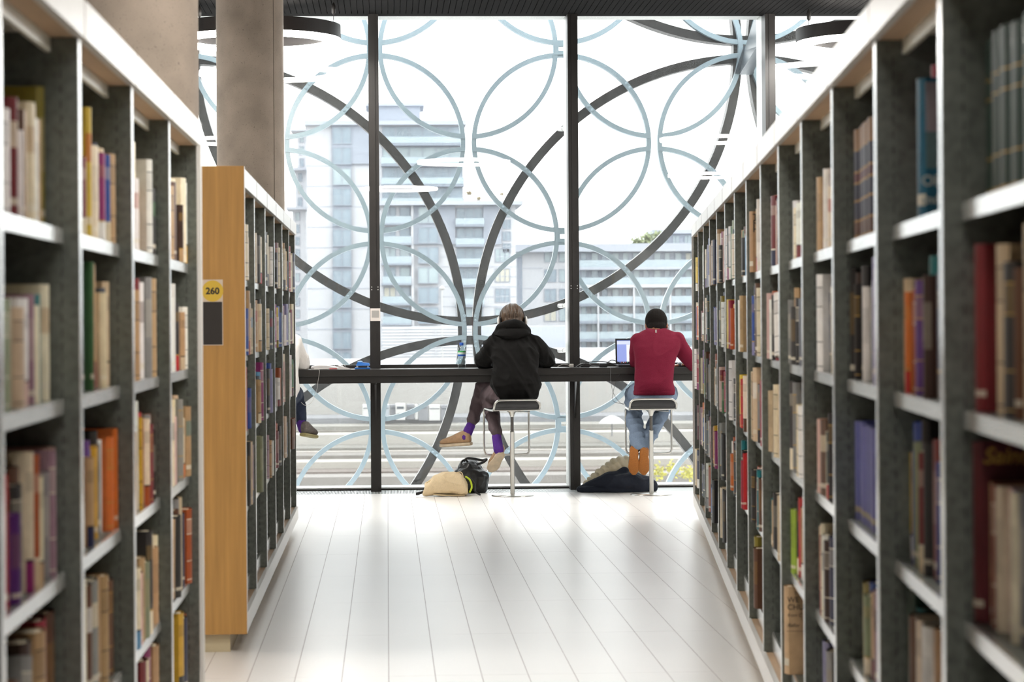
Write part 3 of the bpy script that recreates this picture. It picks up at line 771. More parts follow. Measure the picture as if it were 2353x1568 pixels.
def lin(c): return srgb(*c)
def mixc(a, b, t): return tuple(x * (1 - t) + y * t for x, y in zip(a, b))
R_ = random.Random(11)

def book_geo(mb_c, mb_p, T, a0, b0, z0, th, ht, dp, col, style, lean, rot=0.0):
    """cover and page block; near face is the side at b0 (towards the camera)"""
    tc = 0.0025
    piv_b, piv_z = (b0 + th, z0)
    cl, sl = math.cos(lean), math.sin(lean)
    def Q(a, b, z):
        db, dz = b - piv_b, z - piv_z
        b2, z2 = piv_b + db * cl + dz * sl, piv_z - db * sl + dz * cl
        return T(a, b2, z2 + (th * sl if lean > 0 else 0))
    # spine: bulging strip split into bands from the foot up
    base = col; bands = style
    nb = 6
    bul = min(.012, max(.004, th * .3))
    prof = [(a0 + bul * (abs(k - nb / 2) / (nb / 2)) ** 2, b0 + th * k / nb) for k in range(nb + 1)]
    zs = [z0] + [z0 + ht * f for f, _ in bands[:-1]] + [z0 + ht]
    for (zb, zt, (_, c)) in zip(zs[:-1], zs[1:], bands):
        vs = [Q(a, b, zb) for a, b in prof] + [Q(a, b, zt) for a, b in prof]
        fs = [(k, k + 1, nb + 2 + k, nb + 1 + k) for k in range(nb)]
        mb_c.add(vs, fs, 0, True, [c] * nb)
    # boards
    for (p, q, near) in ((b0, b0 + tc, True), (b0 + th - tc, b0 + th, False)):
        c8 = [Q(a0 + bul, p, z0), Q(a0 + dp, p, z0), Q(a0 + dp, q, z0), Q(a0 + bul, q, z0),
              Q(a0 + bul, p, z0 + ht), Q(a0 + dp, p, z0 + ht), Q(a0 + dp, q, z0 + ht), Q(a0 + bul, q, z0 + ht)]
        mb_c.hexa(c8, 0, [base] * 6)
    pg = lin((206, 190, 160))
    c8 = [Q(a0 + bul, b0 + tc, z0 + .003), Q(a0 + dp - .004, b0 + tc, z0 + .003), Q(a0 + dp - .004, b0 + th - tc, z0 + .003), Q(a0 + bul, b0 + th - tc, z0 + .003),
          Q(a0 + bul, b0 + tc, z0 + ht - .003), Q(a0 + dp - .004, b0 + tc, z0 + ht - .003), Q(a0 + dp - .004, b0 + th - tc, z0 + ht - .003), Q(a0 + bul, b0 + th - tc, z0 + ht - .003)]
    mb_p.hexa(c8, 0, [pg] * 6)
def spine_style(col, r, kind=None):
    lightc = lin((222, 212, 190)); dark = lin((34, 30, 30)); gold = lin((176, 138, 66))
    lum = sum(col) / 3
    ink = dark if lum > 0.25 else (gold if r.random() < .5 else lightc)
    if kind == 'set':
        g = lin((150, 112, 58)); br = lin((84, 52, 36)); nv = lin((34, 36, 58)); mr = lin((80, 30, 34))
        return [(.04, g), (.16, br), (.18, g), (.34, nv), (.36, g), (.50, nv), (.52, g), (.60, mr), (.62, g), (.80, nv), (.82, g), (1, lin((142, 104, 66)))]
    if kind == 'green':
        return [(.06, gold), (.07, col), (.25, col), (.26, gold), (.62, col), (.63, gold), (.74, col), (.75, gold), (1, col)]
    t = r.random()
    if t < .28:   # title strip
        return [(.08, col), (.13, mixc(col, lightc, .7) if r.random() < .5 else col), (.40, col), (.78, mixc(col, ink, .16)), (.90, col), (1, col)]
    if t < .48: return [(.05, col), (.06, ink), (.30, col), (.31, ink), (.66, col), (.67, ink), (.86, mixc(col, ink, .22)), (.87, ink), (1, col)]
    if t < .66:
        c2 = lin(PAL[r.choice(COMMON)]); return [(.22, c2), (.24, ink), (.72, col), (.86, mixc(col, ink, .25)), (1, col)]
    if t < .74:
        c2 = lin(PAL[r.choice(COMMON)]); return [(.10, col), (.16, mixc(col, lightc, .7)), (.58, col), (.80, mixc(col, c2, .6)), (1, col)]
    return [(.09, col), (.13, mixc(col, lightc, .6)), (1, col)]

LISTS = {   # colours from the far post towards the camera
 ('N', 1, 0): 'olive tan white tan white navy ivory dark_red white cream white', ('N', 2, 0): 'tan beige white cream dark_red tan white grey', ('N', 3, 0): 'charcoal tan tan white ivory cream',
 ('N', 4, 0): 'white ivory dark_brown brown tan cream', ('N', 1, 1): 'slate teal ivory mauve beige grey maroon tan blue', ('N', 2, 1): 'beige mustard tan red dark_green teal sage cream',
 ('N', 3, 1): 'green grey white tan dark_red', ('N', 4, 1): 'white tan blue pink white tan', ('N', 1, 2): 'pink mauve brown cream cream charcoal purple tan red', ('N', 2, 2): 'orange white black blue tan rust grey cream ivory',
 ('N', 3, 2): 'orange black grey cream maroon mustard white cream', ('N', 4, 2): 'tan sage beige grey pink cream', ('N', 1, 3): 'brown tan dark_brown grey brown', ('N', 2, 3): 'brown tan grey cream mustard teal white',
 ('N', 3, 3): 'cream ivory charcoal sage pink red', ('N', 4, 3): 'rust navy grey charcoal tan',
 ('F', 0, 0): 'beige tan ivory', ('F', 1, 0): 'ivory white charcoal tan cream', ('F', 2, 0): 'white cream charcoal', ('F', 0, 1): 'beige beige cream tan blue', ('F', 1, 1): 'charcoal black cream tan', ('F', 0, 2): 'blue tan ivory red mauve',
 ('F', 1, 2): 'mauve magenta sky_blue slate tan', ('F', 2, 2): 'blue lavender charcoal', ('F', 3, 2): 'rust white', ('F', 4, 2): 'cream tan ivory mustard pink', ('F', 5, 2): 'navy teal green white',
 ('F', 0, 3): 'mauve beige charcoal charcoal', ('F', 1, 3): 'cream mustard white sage', ('F', 2, 3): 'white pink tan mauve', ('F', 3, 3): 'tan charcoal rust dark_red red', ('F', 4, 3): 'white brown navy beige', ('F', 5, 3): 'white rust maroon brown',
 ('R', 0, 1): 'crimson beige charcoal charcoal brown tan black white slate dark_brown', ('R', 0, 2): 'maroon tan cream lavender grey white maroon tan crimson', ('R', 0, 3): 'brown tan grey cream red',
 ('R', 1, 1): 'beige orange rust purple white dark_brown navy red tan', ('R', 1, 2): 'yellow blue black charcoal dark_red orange mauve dark_green ivory', ('R', 1, 3): 'dark_green teal ivory tan brown red pink',
 ('R', 2, 1): 'black black black black grey lavender white', ('R', 2, 3): 'navy blue tan white mauve magenta cream charcoal',
 ('R', 3, 0): 'white tan cream olive white ivory maroon', ('R', 3, 1): 'teal white navy slate cream yellow red', ('R', 3, 2): 'mustard brown dark_green charcoal rust white green', ('R', 3, 3): 'beige ivory dark_brown brown dark_brown tan brown',
 ('R', 4, 0): 'maroon cream white ivory lime white pink', ('R', 4, 1): 'grey charcoal black slate teal green black', ('R', 4, 2): 'dark_green magenta magenta ivory cream tan navy', ('R', 4, 3): 'lime red sky_blue black dark_green charcoal purple',
 ('R', 5, 0): 'tan rust cream periwinkle blue white', ('R', 5, 1): 'pink mustard black white', ('R', 5, 2): 'beige tan cream pink', ('R', 5, 3): 'teal charcoal dark_green rust tan',
 ('R', 6, 0): 'beige white pink cream', ('R', 6, 1): 'white blue navy cream', ('R', 6, 2): 'mustard tan rust crimson olive', ('R', 6, 3): 'charcoal rust pink teal', ('R', 7, 0): 'tan brown black', ('R', 7, 1): 'charcoal white tan', ('R', 7, 2): 'yellow sky_blue cream white',
 ('R', 7, 3): 'olive black red dark_green rust', ('R', 8, 0): 'white slate green dark_green ivory', ('R', 8, 1): 'yellow mustard rust navy', ('R', 8, 2): 'black white charcoal', ('R', 8, 3): 'white orange mustard charcoal', ('R', 9, 0): 'tan cream magenta pink crimson',
 ('R', 9, 2): 'pink pink green', ('R', 9, 3): 'pink black white', ('R', 10, 1): 'blue yellow dark_red mustard tan', ('R', 10, 2): 'cream rust tan white', ('R', 10, 3): 'rust tan mustard blue', ('R', 13, 0): 'charcoal tan'}
REST = []   # (score, spec)
def camlocal(T):
    o = T(0, 0, 0); da = T(1, 0, 0) - o; db = T(0, 1, 0) - o
    c = Vector((0, 0, 0)) - Vector((o.x, o.y, 0))
    det = da.x * db.y - da.y * db.x
    return ((c.x * db.y - c.y * db.x) / det, (da.x * c.y - da.y * c.x) / det)
def fill(case, T, ups, k, zi):
    r = random.Random(hash((ord(case), k, zi)) & 0xffffff)
    p, q = ups[k] + .019, ups[k + 1] - .019
    z = SHELVES[zi] + .0008
    clear = (SHELVES[zi - 1] - .035 - z) if zi else (Z_BAND - .03 - z)
    key = (case, k, zi); kind = None
    ht0 = r.uniform(.19, .235)
    if key == ('R', 0, 0): names = ['dark green'] * 11; kind = 'green'
    elif key == ('R', 2, 0): names = ['brown'] * 13; kind = 'set'
    elif key == ('R', 2, 2): names = ['periwinkle'] * 12; kind = 'row'
    elif key == ('R', 1, 0): names = []
    elif key == ('R', 4, 4): names = []
    elif key in LISTS:
        names = []
        for w in LISTS[key].split():
            names.append(w.replace('_', ' '))
            if r.random() < .62 and case != 'F': names.append(r.choice(COMMON))
    elif zi == 4:
        if case == 'F' or (case == 'R' and k in (5, 7, 8)): names = []
        elif case == 'R' and k == 6: names = ['tan', 'olive', 'brown']
        elif case == 'R': names = [r.choice(COMMON) for _ in range(r.randint(2, 5))]
        else: names = [r.choice(COMMON) for _ in range(r.randint(0, 6))]
    else: names = [r.choice(COMMON) for _ in range(r.randint(4, 11))]
    n = len(names)
    if not n: return
    avail = (q - p) - .03
    span = avail * (r.uniform(.78, .97) if n > 3 else min(1, .16 * n))
    if kind: span = avail * .97
    w = [1.0 if kind else r.uniform(.45, 1.6) for _ in names]; sw = sum(w)
    b = q - r.uniform(.002, .02) - (.066 if key in (('R', 6, 0), ('R', 8, 2)) else 0)
    setb = max(.008, .046 - (ups[k] - 3.2) * .0056) + r.uniform(-.004, .006)
    cal = camlocal(T)
    for i, nm in enumerate(names):
        th = min(.085, max(.014, span * w[i] / sw))
        lean = 0.0
        col = lin(PAL[nm]); j = r.uniform(-.12, .12); col = tuple(max(0, c * (1 + j + r.uniform(-.04, .04))) for c in col)
        if kind: ht = .255 if kind == 'set' else .245 if kind == 'green' else .225; dp = .17; sb = setb + r.uniform(0, .007); ht += r.uniform(-.004, .003)
        else:
            ht = min(clear - .01, max(.15, ht0 + r.gauss(0, .022))); dp = ht * r.uniform(.66, .78); sb = setb + r.uniform(-.012, .016)
            if r.random() < .06: ht = min(clear - .012, .27); dp = .2
        sb = max(-.006, sb)
        if case == 'N' and zi == 3 and i >= n - 2 and n > 4: lean = .13
        elif not kind and i == n - 1 and n > 3 and r.random() < .3: lean = r.uniform(.05, .14)
        if key == ('R', 0, 2):
            if i == 0: ht, dp, sb, th = .275, .2, .036, .05
            else: ht = min(ht, .215); lean = 0
        b0 = b - th - (ht * math.sin(lean) * 0 if lean else 0)
        if b0 - (0) < p + .005: break
        if lean:
            b0 -= 0.0
        # lean: the top tips towards the far books
        spec = dict(T=T, a0=sb, b0=b0, z0=z, th=th, ht=ht, dp=min(dp, DEPTH - sb - .012), col=col, style=spine_style(col, r, kind if kind != 'row' else 'x'), lean=0.0, name=nm, case=case, bay=k, sh=zi, i=i, kind=kind, n=n)
        if kind == 'row': spec['style'] = [(.08, col), (.14, lin((150, 140, 120))), (1, col)]
        if lean:
            spec['b0'] = b0 - ht * math.sin(lean) - .001; spec['lean'] = lean
            if spec['b0'] < p + .005: break
        c = T(sb, b0 + th / 2, z + ht / 2); u, v, d = proj(c)
        ac, bc = cal
        bx = bc + (b0 + th * .5 - bc) * (0 - ac) / (sb + .01 - ac)
        hid = bx < p - .004
        hh = ht * FPX / max(d, .1)
        inf = -20 < u < 2373 and v - hh / 2 < 1560 and v + hh / 2 > 8 and d > 1
        score = (hh * (th * .35 + .012) * FPX / max(d, .1)) if inf and not hid else 0
        if d > 1 and -500 < u < 2853:
            REST.append((score, len(REST), spec))
        b = spec['b0'] - r.uniform(0, .0015)
        if r.random() < .05: b -= r.uniform(.01, .05)
for (case, T, ups) in (('N', mapL, UP_NEAR), ('F', mapL, UP_FAR), ('R', mapR, UP_R)):
    for k in range(len(ups) - 1):
        for zi in range(5): fill(case, T, ups, k, zi)
REST.sort(key=lambda t: -t[0])
BAYN = {'N': lambda k: ORD[4 - k] + ' bay from column', 'F': lambda k: ORD[k] + ' bay', 'R': lambda k: ORD[k] + ' bay'}
CASEN = {'N': 'near-left bookcase', 'F': 'far-left bookcase', 'R': 'right bookcase'}
stuff = MB()
NB = 293
def book_label(s):
    nm = s['name']
    if s['kind'] == 'set': nm = 'gold-banded brown'
    return '%s book, %s from far post, %s, %s, %s' % (nm, ORD[s['i']], SHN[s['sh']], BAYN[s['case']](s['bay']), CASEN[s['case']])
def make_book(s, label=None):
    A, B = MB(), MB()
    book_geo(A, B, s['T'], s['a0'], s['b0'], s['z0'], s['th'], s['ht'], s['dp'], s['col'], s['style'], s['lean'])
    org = s['T'](s['a0'] + s['dp'] / 2, s['b0'] + s['th'] / 2, s['z0'])
    o = A.build('book', M_book, None, org, True, 'tint')
    B.build('page_block', M_paper, o, org)
    tag(o, label or book_label(s), 'book', 'books on the %s of the %s' % (SHN[s['sh']], CASEN[s['case']]))
    return o
nbooks = 0; SAINTS = None
for rank, (sc, _, s) in enumerate(REST):
    if rank < NB and sc > 0:
        o = make_book(s); nbooks += 1
        if (s['case'], s['bay'], s['sh'], s['i']) == ('R', 0, 2, 0): SAINTS = (o, s)
    else:
        book_geo(stuff, stuff, s['T'], s['a0'], s['b0'], s['z0'], s['th'], s['ht'], s['dp'], s['col'], s['style'], s['lean'])
tag(stuff.build('shelved_books', M_book, None, (0, 0, 0), True, 'tint'), 'remaining small and half-hidden books on the three bookcases', 'books', kind='stuff')

# special books with readable covers
def b_for_u(T, a, z, u):
    lo_, hi_ = 2.0, 17.0
    for _ in range(50):
        m_ = (lo_ + hi_) / 2; uu = proj(T(a, m_, z))[0]
        if (uu > u) == (T is mapR): lo_ = m_
        else: hi_ = m_
    return (lo_ + hi_) / 2
def special(case, T, bay, sh, b0, th, ht, dp, a0, colname, label, rgb=None):
    c = lin(rgb or PAL[colname])
    s = dict(T=T, a0=a0, b0=b0, z0=SHELVES[sh] + .0008, th=th, ht=ht, dp=dp, col=c, style=[(.1, c), (.18, lin((214, 206, 186))), (1, c)], lean=0, name=colname, case=case, bay=bay, sh=sh, i=0, kind=None, n=1)
    return make_book(s, label), s
def cover_text(o, s, txt, size, da, zf, m, align='LEFT', shear=0.0, bold=0.0):
    T = s['T']; sgn = 1
    p = T(s['a0'] + da, s['b0'] - .0004, s['z0'] + s['ht'] * zf)
    ex = (T(1, 0, 0) - T(0, 0, 0)).normalized()
    if T is mapL: ex = -ex
    text_mesh(txt, size, p, ex, (0, 0, 1), 'cover_lettering', m, o, depth=0.0003, shear=shear, align=align, bold=bold)
def cover_patch(o, s, a0, a1, f0, f1, rgb, name='cover_patch'):
    T = s['T']; z0, h = s['z0'], s['ht']; b = s['b0']
    MB().box(s['a0'] + a0, s['a0'] + a1, b - .0006, b, z0 + h * f0, z0 + h * f1, T=T).build(name, mat('patch_%d_%d_%d' % rgb, srgb(*rgb), 0.4, var=0.25, scale=18), o, T(s['a0'] + a0, b, z0 + h * f0))
o, s = special('R', mapR, 1, 0, b_for_u(mapR, .045, 1.6, 2116), .05, .255, .19, .042, 'teal', 'teal blue book with cover lettering OR and, top shelf, near end', (24, 92, 116))
cover_patch(o, s, .012, .185, .36, .62, (92, 116, 118)); cover_patch(o, s, .012, .185, .62, .97, (158, 146, 150))
cover_text(o, s, 'OR', .027, .004, .27, M_pale_ink, bold=.0006); cover_text(o, s, 'and', .022, .004, .14, M_pale_ink, bold=.0006)
o, s = special('R', mapR, 1, 0, b_for_u(mapR, .045, 1.6, 2116) + .06, .04, .285, .19, .075, 'red', 'tall red and yellow book behind the teal lettered cover', (150, 40, 60))
cover_patch(o, s, .03, .17, .3, .95, (196, 160, 60))
o, s = special('R', mapR, 4, 4, UP_R[5] - .085, .06, .27, .2, .004, 'cream', 'large cream book with black serif title on the bottom shelf', (198, 166, 128))
for t, sz, z in (('T', .012, .925), ('WE', .024, .85), ('CHU', .024, .765), ('from C', .015, .675), ('Refor', .016, .56)):
    cover_text(o, s, t, sz, .008 if t != 'T' else .03, z, M_ink, shear=0.25 if t in ('from C', 'Refor') else 0)
cover_patch(o, s, .006, .19, .492, .496, (70, 55, 44), 'rule_line')
if SAINTS:
    o, s = SAINTS
    cover_text(o, s, 'Saints &', .034, .012, .92, M_gold, shear=.25, bold=.0005)
for (bay, sh, b0, cn, rgb, txts, lab) in ((6, 0, UP_R[7] - .075, 'tan', (172, 138, 104), (('TH', .9), ('R', .8), ('H', .7)), 'tan book lettered TH R H on the top shelf, mid bookcase'),
                                          (8, 2, UP_R[9] - .075, 'black', (26, 24, 24), (('BI', .42),), 'black book lettered BI in white on the third shelf')):
    o, s = special('R', mapR, bay, sh, b0, .05, .235, .17, .008, cn, lab, rgb)
    for t, z in txts: cover_text(o, s, t, .034, .012, z, M_ink if cn == 'tan' else M_pale_ink, bold=.0006)
# bookends (bright bent plates at the far ends of a few rows)
# ------------------------------------------------------------ soft-body tools
def ell(mb, c, ax, ay, az, n=16, m=10):
    vs = []; fs = []; c = Vector(c); ax, ay, az = Vector(ax), Vector(ay), Vector(az)
    for i in range(1, m):
        a = PI * i / m
        for k in range(n):
            t = 2 * PI * k / n; vs.append(c + ax * (math.sin(a) * math.cos(t)) + ay * (math.sin(a) * math.sin(t)) + az * math.cos(a))
    vs.append(c + az); vs.append(c - az); t = len(vs) - 2
    for i in range(m - 2):
        for k in range(n): fs.append((i * n + k, (i + 1) * n + k, (i + 1) * n + (k + 1) % n, i * n + (k + 1) % n))
    for k in range(n): fs.append((t, k, (k + 1) % n)); fs.append((t + 1, (m - 2) * n + (k + 1) % n, (m - 2) * n + k))
    if ax.cross(ay).dot(az) < 0: fs = [f[::-1] for f in fs]
    mb.add(vs, fs, 0, True)
def spline(pts, sub=5):
    P = [Vector(p) for p in pts]; out = []
    for i in range(len(P) - 1):
        p0, p1, p2, p3 = P[max(i - 1, 0)], P[i], P[i + 1], P[min(i + 2, len(P) - 1)]
        for k in range(sub):
            t = k / sub
            out.append(0.5 * ((2 * p1) + (p2 - p0) * t + (2 * p0 - 5 * p1 + 4 * p2 - p3) * t * t + (3 * p1 - p0 - 3 * p2 + p3) * t ** 3))
    out.append(P[-1]); return out
def spl1(vals, sub=5):
    return [v.x for v in spline([(a, 0, 0) for a in vals], sub)]
def limb(mb, pts, rad, n=14, sub=5):
    pp = spline(pts, sub); rr = spl1(rad, sub)
    mb.tube(pp, [max(.002, r) for r in rr], n)
    for p, r in ((pp[0], rr[0]), (pp[-1], rr[-1])): ell(mb, p, (r, 0, 0), (0, r, 0), (0, 0, r), 12, 8)
def loft(mb, secs, n=28, power=2.0):
    """secs: (centre, ax, ay) closed rings, capped; power>2 squares the section"""
    vs = []; fs = []
    for (c, ax, ay) in secs:
        for k in range(n):
            t = 2 * PI * k / n; ct, st = math.cos(t), math.sin(t)
            e = 2.0 / power
            vs.append(Vector(c) + Vector(ax) * (math.copysign(abs(ct) ** e, ct)) + Vector(ay) * (math.copysign(abs(st) ** e, st)))
    m = len(secs)
    for i in range(m - 1):
        for k in range(n): fs.append((i * n + k, i * n + (k + 1) % n, (i + 1) * n + (k + 1) % n, (i + 1) * n + k))
    fs.append(list(range(n))[::-1]); fs.append([(m - 1) * n + k for k in range(n)])
    mb.add(vs, fs, 0, True)
def remesh(mb, voxel, smooth=4, disp=None, name='soft'):
    me = mb.mesh(name, [], None, False)
    ob = bpy.data.objects.new('tmp_soft', me); COL.objects.link(ob)
    r = ob.modifiers.new('r', 'REMESH'); r.mode = 'VOXEL'; r.voxel_size = voxel; r.use_smooth_shade = True
    if smooth:
        s = ob.modifiers.new('s', 'SMOOTH'); s.factor = 0.5; s.iterations = smooth
    bpy.context.view_layer.update()
    out = bpy.data.meshes.new_from_object(ob.evaluated_get(bpy.context.evaluated_depsgraph_get()))
    bpy.data.objects.remove(ob); bpy.data.meshes.remove(me)
    if disp:
        nr = [v.normal.copy() for v in out.vertices]
        for v, n in zip(out.vertices, nr): v.co = v.co + n * disp(v.co, n)
    for p in out.polygons: p.use_smooth = True
    out.update(); return out
def soft(mb, name, m, parent, origin, voxel, smooth=4, disp=None):
    me = remesh(mb, voxel, smooth, disp, name); me.materials.clear(); me.materials.append(m)
    o = Vector(origin)
    for v in me.vertices: v.co -= o
    return link(name, me, parent, o)
def fbm(p, s, seed=0.0):
    q = Vector((p.x * s + seed, p.y * s - seed, p.z * s)); return noise.noise(q) + 0.5 * noise.noise(q * 2.1) + .25 * noise.noise(q * 4.3)
def ridge(p, s, seed=0.0, st=(1, 1, 1)):
    q = Vector((p.x * s * st[0] + seed, p.y * s * st[1] + seed, p.z * s * st[2])); return 1 - abs(noise.noise(q)) * 2.2

def hand(mb, w, d, nrm, side, curl=0.5, s=1.0):
    """w wrist, d towards the fingers, nrm out of the palm, side towards the thumb"""
    d, nrm, side = Vector(d).normalized(), Vector(nrm).normalized(), Vector(side).normalized()
    ell(mb, w + d * .048 * s, side * .042 * s, nrm * .015 * s, d * .056 * s, 12, 8)
    ell(mb, w + d * .005, side * .028 * s, nrm * .02 * s, d * .03 * s, 10, 6)
    for k, (off, L) in enumerate(((.030, .070), (.010, .078), (-.011, .073), (-.031, .058))):
        p = w + d * (.088 * s) + side * off * s; pts = [w + d * .06 * s + side * off * .9 * s, p]; dd = d.copy(); a = 0
        for seg in (.42, .32, .26):
            a += curl * (0.55 + .1 * k); dd = d * math.cos(a) + nrm * math.sin(a)
            p = p + dd * L * seg * s; pts.append(p)
        mb.tube(spline(pts, 3), [.0088 * s] * 6 + [.0082 * s] * 4 + [.0074 * s] * 3, 8)
        ell(mb, pts[-1], (.0072 * s, 0, 0), (0, .0072 * s, 0), (0, 0, .0072 * s), 8, 6)
    b = w + d * .022 * s + side * .034 * s
    pts = [w + d * .012 * s + side * .018 * s, b, b + (d * .6 + side * .75).normalized() * .032 * s + nrm * .006, b + (d * .9 + side * .45).normalized() * .056 * s + nrm * .016]
    mb.tube(spline(pts, 3), [.012 * s] * 4 + [.010 * s] * 3 + [.0088 * s] * 3, 8); ell(mb, pts[-1], (.0085, 0, 0), (0, .0085, 0), (0, 0, .0085), 8, 6)
def head_geo(mb, c, f, u):
    f = Vector(f).normalized(); u = Vector(u).normalized(); r = f.cross(u).normalized(); u = r.cross(f)
    c = Vector(c)
    ell(mb, c + u * .012 - f * .008, r * .074, f * .094, u * .088)                 # cranium
    ell(mb, c - u * .045 + f * .028, r * .058, f * .060, u * .070)                 # face and jaw
    ell(mb, c - u * .098 + f * .062, r * .026, f * .022, u * .018)                 # chin
    ell(mb, c - u * .018 + f * .096, r * .010, f * .016, u * .020); ell(mb, c - u * .034 + f * .102, r * .015, f * .013, u * .010)   # nose
    ell(mb, c - u * .066 + f * .086, r * .022, f * .008, u * .006); ell(mb, c - u * .074 + f * .085, r * .019, f * .008, u * .006)   # lips
    ell(mb, c + u * .016 + f * .084, r * .050, f * .012, u * .010)                 # brow
    for s in (-1, 1):
        ell(mb, c + r * s * .077 - u * .016 - f * .006, r * .010, f * .018, u * .031)  # ears
        ell(mb, c + r * s * .040 - u * .034 + f * .066, r * .020, f * .016, u * .018)  # cheeks
    limb(mb, [c - u * .06 - f * .03, c - u * .13 - f * .05], [.053, .056])
    return f, u, r
def shoe(par, heel, toe, up, L, mu, ms, name='shoe', w=1.0, hscale=1.0, sole_t=.027):
    heel = Vector(heel); d = (Vector(toe) - heel).normalized(); up = Vector(up); up = (up - d * up.dot(d)).normalized(); s = d.cross(up)
    T = (0, .08, .22, .38, .55, .72, .88, 1.0); HW = (.022, .033, .035, .034, .040, .045, .038, .016); HT = (.070, .092, .094, .082, .064, .050, .040, .026)
    o = empty(name, heel, par) if par else empty(name, heel)
    mb = MB()
    loft(mb, [(heel + d * L * t + up * (sole_t + h * hscale * .5 - .004), s * hw * w * .94, up * (h * hscale * .5)) for t, hw, h in zip(T, HW, HT)], 20, 2.4)
    soft(mb, 'upper', mu, o, heel, .005, 3)
    mb = MB()
    loft(mb, [(heel + d * (L * (t * 1.03 - .015)) + up * (sole_t * .5), s * (hw * w * 1.06), up * (sole_t * .5)) for t, hw in zip(T, HW)], 20, 3.2)
    soft(mb, 'sole', ms, o, heel, .004, 2)
    lc = MB()
    for t in (.42, .50, .58):
        p = heel + d * L * t + up * (sole_t + (.072 - .05 * (t - .3)) * hscale - .012)
        lc.tube([p - s * .022, p + up * .005, p + s * .022], .0022, 6)
    tag(lc.build('laces', ms if ms is not None else mu, o, heel), kind='stuff')
    return o
M_skin_a = mat('fair_skin', srgb(206, 150, 118), 0.5, var=0.05, scale=30)
M_skin_b = mat('brown_skin', srgb(142, 92, 64), 0.5, var=0.06, scale=30)
M_eye = mat('eye', (0.05, 0.04, 0.03), 0.15)
PX = 18.0 / FPX
J = lambda u, v, Y: onY(u, v, Y)
def secs_from(rows):
    """rows (u, v, Y, half width px, half depth m)"""
    out = []
    for (u, v, Y, hw, hd) in rows: out.append((J(u, v, Y), Vector((hw * Y / FPX, 0, 0)), Vector((0, hd, 0))))
    return out
def person(label, skin, head, hf, hu, torso, arms, legs, hands_):
    """continuous body: torso rows, limbs as lists of joints with radii"""
    mb = MB()
    f, u, r = head_geo(mb, head, hf, hu)
    ss = [(c, ax * .86, ay * .84) for c, ax, ay in secs_from(torso)]
    loft(mb, ss)
    nk = J(*torso[0][:3]) if torso[0][1] < torso[-1][1] else J(*torso[-1][:3])
    limb(mb, [Vector(head) - u * .08 - f * .035, nk], [.052, .062])
    for pts, rad in arms: limb(mb, pts, [q * .72 for q in rad])
    for pts, rad in legs: limb(mb, pts, [q * .62 for q in rad])
    for h in hands_: hand(mb, *h)
    base = J(*torso[0][:3]); base = Vector((base.x, base.y, min(p.z for pts, _ in legs for p in pts)))
    o = soft(mb, 'person', skin, None, base, .0065, 3)
    tag(o, label, 'person')
    for s in (-1, 1):
        MB().sphere(Vector(head) + f * .083 + r * s * .030 - u * .004, .0115, 10, 8).build('eye', M_eye, o, Vector(head) + f * .083 + r * s * .03)
    return o, f, u, r

